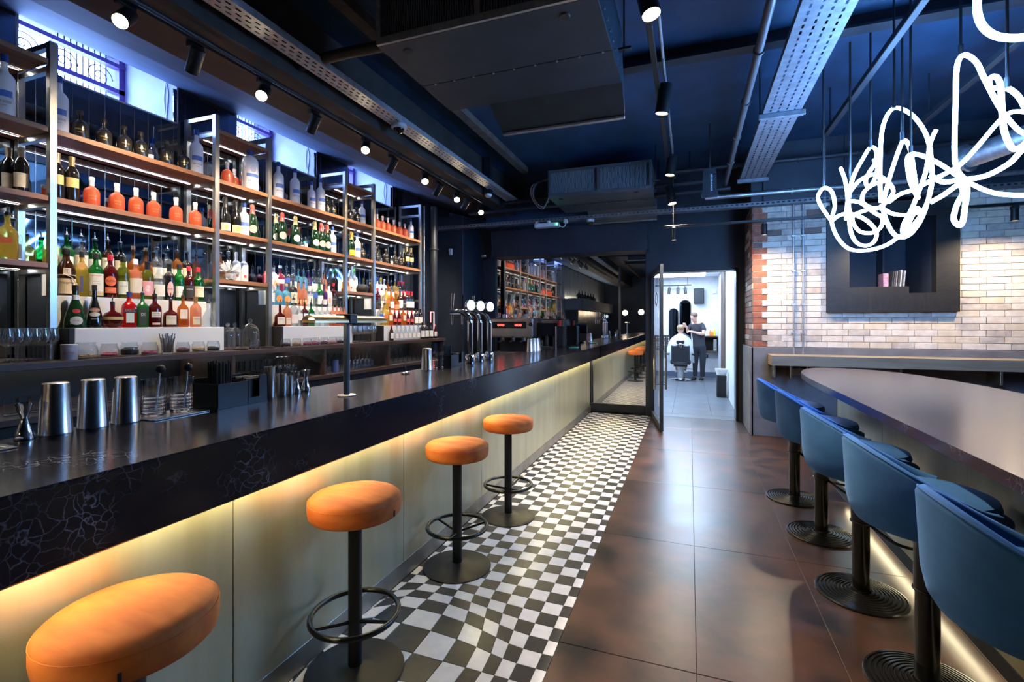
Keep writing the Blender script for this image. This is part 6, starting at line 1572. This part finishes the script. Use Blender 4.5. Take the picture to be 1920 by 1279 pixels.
# people
def skin(name, V, E_, mat, parent, root=0, sub=1):
    """V: list of (x, y, z, radius[, radius2])"""
    me = bpy.data.meshes.new(name); me.from_pydata([v[:3] for v in V], E_, [])
    o = bpy.data.objects.new(name, me); COL.objects.link(o); o.parent = parent
    md = o.modifiers.new('skin', 'SKIN'); md.use_smooth_shade = True
    for i, v in enumerate(V):
        sv = me.skin_vertices[0].data[i]
        sv.radius = (v[3], v[4] if len(v) > 4 else v[3]); sv.use_root = (i == root)
    s = o.modifiers.new('subdivision', 'SUBSURF'); s.levels = sub; s.render_levels = 2
    me.materials.append(mat)
    return o
m_skin = M('skin', (.58, .33, .25), .5); m_shirt = M('black cotton', (.016, .018, .028), .75, bump=.1, bscale=30); m_jeans = M('dark denim', (.012, .015, .026), .8); m_hair1 = M('short dark brown hair', (.07, .04, .025), .7, var=.4, scale=60); m_hair2 = M('light brown hair', (.26, .17, .10), .7, var=.4, scale=60); m_cape = M('pale barber cape', (.72, .78, .80), .6, bump=.1, bscale=10)
def hand(V, E_, wrist, dirv, up, side, scale=1.0):
    """palm and five bent fingers rooted in the palm; returns nothing, extends the lists"""
    d = Vector(dirv).normalized(); u = Vector(up).normalized(); w = d.cross(u).normalized() * side
    W0 = Vector(V[wrist][:3])
    base = len(V)
    palm = W0 + d * .055
    V.append((*palm, .024, .030)); E_.append((wrist, base))
    kn = W0 + d * .095
    for f in range(4):
        off = w * (.030 - .020 * f); L_ = [.030, .034, .031, .024][f]
        p0 = kn + off; p1 = p0 + d * L_ - u * .006; p2 = p1 + d * L_ * .7 - u * .016; p3 = p2 + d * L_ * .45 - u * .018
        i0 = len(V)
        V.append((*p0, .0095)); V.append((*p1, .0085)); V.append((*p2, .008)); V.append((*p3, .0065))
        E_.extend([(base, i0), (i0, i0 + 1), (i0 + 1, i0 + 2), (i0 + 2, i0 + 3)])
    t0 = W0 + d * .04 + w * .036; t1 = t0 + d * .03 + w * .016 - u * .008; t2 = t1 + d * .026 - u * .006
    i0 = len(V)
    V.append((*t0, .011)); V.append((*t1, .0095)); V.append((*t2, .008))
    E_.extend([(base, i0), (i0, i0 + 1), (i0 + 1, i0 + 2)])
# barber: local frame, x right, faces the client (toward -x and slightly -y)
pb = thing('person', 'standing barber in black shirt and dark trousers cutting hair', 'person', (.17, 13.38, .0))
V = [(.06, 0, .92, .08, .07), (.055, 0, 1.06, .10, .075), (.04, -.01, 1.24, .11, .08), (.01, -.03, 1.40, .10, .065), (-.025, -.05, 1.495, .052, .052), (-.055, -.075, 1.555, .058, .062), (-.075, -.095, 1.62, .078, .088), (-.07, -.09, 1.69, .070, .080), (-.06, -.085, 1.735, .04, .045),
     (-.118, -.165, 1.615, .014), (-.135, -.06, 1.63, .012), (-.01, -.13, 1.63, .012)]
E_ = [(0, 1), (1, 2), (2, 3), (3, 4), (4, 5), (5, 6), (6, 7), (7, 8), (6, 9), (6, 10), (6, 11)]
def chain(start, pts):
    j = start
    for p in pts:
        V.append(p); E_.append((j, len(V) - 1)); j = len(V) - 1
    return j
jr = chain(3, [(.13, -.06, 1.425, .06), (.17, -.13, 1.32, .05), (.165, -.20, 1.20, .043), (.06, -.24, 1.215, .038), (-.08, -.22, 1.255, .027)])
hand(V, E_, jr, (-1, .1, .15), (0, -.3, 1), 1)
jl = chain(3, [(-.12, .02, 1.42, .06), (-.18, .00, 1.33, .048), (-.21, -.04, 1.25, .042), (-.22, -.10, 1.30, .036), (-.235, -.15, 1.36, .027)])
hand(V, E_, jl, (-.4, -.3, .5), (-.5, -.6, -.3), -1)
chain(0, [(.14, -.02, .84, .07), (.145, -.04, .50, .065), (.14, -.01, .46, .062), (.14, .02, .10, .042), (.13, -.02, .05, .04), (.08, -.12, .035, .034)])
chain(0, [(-.02, .02, .84, .07), (-.03, .02, .50, .065), (-.03, .04, .46, .062), (-.035, .07, .10, .042), (-.05, .04, .05, .04), (-.10, -.05, .035, .034)])
skin('body', V, E_, m_skin, pb)
skin('shirt', [(.06, 0, .76, .165, .135), (.06, 0, .88, .168, .135), (.055, 0, 1.06, .158, .115), (.04, -.01, 1.24, .18, .125), (.01, -.03, 1.405, .165, .105), (-.015, -.04, 1.455, .085, .08), (.135, -.06, 1.43, .074), (.172, -.125, 1.33, .066), (.176, -.16, 1.27, .06), (-.12, .02, 1.425, .074), (-.178, .00, 1.34, .064), (-.195, -.02, 1.295, .058)], [(0, 1), (1, 2), (2, 3), (3, 4), (4, 5), (4, 6), (6, 7), (7, 8), (4, 9), (9, 10), (10, 11)], m_shirt, pb)
skin('trousers', [(.06, 0, .98, .155, .12), (.06, 0, .86, .15, .12), (.14, -.02, .80, .112), (.147, -.04, .50, .08), (.142, 0, .30, .066), (.14, .02, .075, .060), (-.02, .02, .80, .112), (-.03, .02, .50, .08), (-.033, .05, .30, .066), (-.035, .07, .075, .060)], [(0, 1), (1, 2), (2, 3), (3, 4), (4, 5), (1, 6), (6, 7), (7, 8), (8, 9)], m_jeans, pb)
m_sole = M('pale sole', (.6, .6, .6), .6)
for (fx, fy, tx_, ty_) in ((.135, 0, .07, -.15), (-.04, .06, -.11, -.08)):
    s_ = skin('shoe', [(fx + .01, fy + .03, .058, .045, .05), (fx, fy, .055, .047, .05), ((fx + tx_) / 2, (fy + ty_) / 2, .052, .046, .045), (tx_, ty_, .045, .040, .036)], [(0, 1), (1, 2), (2, 3)], m_black, pb)
    MB().tube([(fx + .012, fy + .035, .011), (tx_ - .01, ty_ - .02, .011)], [.0105, .0105], 6).build('sole', m_sole, s_)
hair = MB().lathe([(.090, 0), (.094, .03), (.086, .065), (.06, .092), (.03, .103), (0, .106)], 22, sx=.95, sy=1.05).xf(Matrix.Translation((-.062, -.078, 1.655)) @ Matrix.Rotation(.25, 4, 'X')).build('hair', m_hair1, pb, smooth=60)
for dx, dy in ((-.115, -.145), (-.06, -.165)):
    MB().lathe([(0, -.008), (.007, -.004), (.008, 0), (.007, .004), (0, .008)], 8, (dx, dy, 1.635)).build('eye', m_black, pb)
MB().rbox(-.115, -.08, -.172, -.160, 1.570, 1.578, .002).build('mouth', M('lips', (.4, .14, .12), .5), pb)
# client under the cape
pc = thing('person', 'seated client under a pale barber cape, seen from behind', 'person', (-.22, 13.40, .0))
V = [(0, 0, .60, .15, .12), (0, -.06, .80, .15, .11), (0, -.08, 1.00, .155, .10), (0, -.07, 1.12, .12, .08), (0, -.06, 1.19, .055), (.0, -.05, 1.235, .06, .062), (0, -.04, 1.30, .078, .09), (0, -.045, 1.37, .072, .082), (0, -.045, 1.42, .04), (0, .055, 1.29, .013), (.085, -.04, 1.30, .012), (-.085, -.04, 1.30, .012)]
E_ = [(0, 1), (1, 2), (2, 3), (3, 4), (4, 5), (5, 6), (6, 7), (7, 8), (6, 9), (6, 10), (6, 11)]
j = chain(3, [(.17, -.06, 1.08, .055), (.24, .0, .90, .045), (.20, .18, .82, .035), (.08, .28, .83, .027)]); hand(V, E_, j, (-1, .3, 0), (0, 0, 1), -1)
j = chain(3, [(-.17, -.06, 1.08, .055), (-.24, .0, .90, .045), (-.20, .18, .82, .035), (-.08, .28, .83, .027)]); hand(V, E_, j, (1, .3, 0), (0, 0, 1), 1)
chain(0, [(.10, .05, .62, .085), (.13, .42, .60, .065), (.12, .50, .35, .05), (.11, .52, .24, .038), (.11, .60, .20, .032)])
chain(0, [(-.10, .05, .62, .085), (-.13, .42, .60, .065), (-.12, .50, .35, .05), (-.11, .52, .24, .038), (-.11, .60, .20, .032)])
skin('body', V, E_, m_skin, pc)
cp = MB(); N = 40
rings = [(1.20, .068, .068, -.06), (1.165, .10, .085, -.06), (1.125, .185, .125, -.06), (1.06, .245, .155, -.055), (.95, .295, .185, -.03), (.80, .335, .24, .02), (.62, .365, .30, .07), (.46, .385, .33, .10)]
for k, (z, rx, ry, yo) in enumerate(rings):
    for i in range(N):
        a = 2 * PI * i / N; f = 1 + .05 * (k / 7) * math.sin(a * 9 + k)
        back = math.sin(a) < -.2 and k > 3
        yy = ry * math.sin(a) * f + yo
        if back: yy = max(yy, -.20 + .0 * k)
        cp.v.append((rx * math.cos(a) * f, yy, z))
for k in range(len(rings) - 1):
    for i in range(N):
        i2 = (i + 1) % N; cp.f.append((k * N + i, (k + 1) * N + i, (k + 1) * N + i2, k * N + i2))
c_ = cp.build('cape', m_cape, pc, smooth=70)
sd_ = c_.modifiers.new('thickness', 'SOLIDIFY'); sd_.thickness = .006
MB().lathe([(.083, 0), (.092, .03), (.094, .06), (.082, .095), (.05, .118), (0, .126)], 22, sy=1.08).xf(Matrix.Translation((0, -.055, 1.315)) @ Matrix.Rotation(.2, 4, 'X')).build('hair', m_hair2, pc, smooth=60)
for dx in (-.03, .03): MB().lathe([(0, -.007), (.007, 0), (0, .007)], 8, (dx, .045, 1.32)).build('eye', m_black, pc)
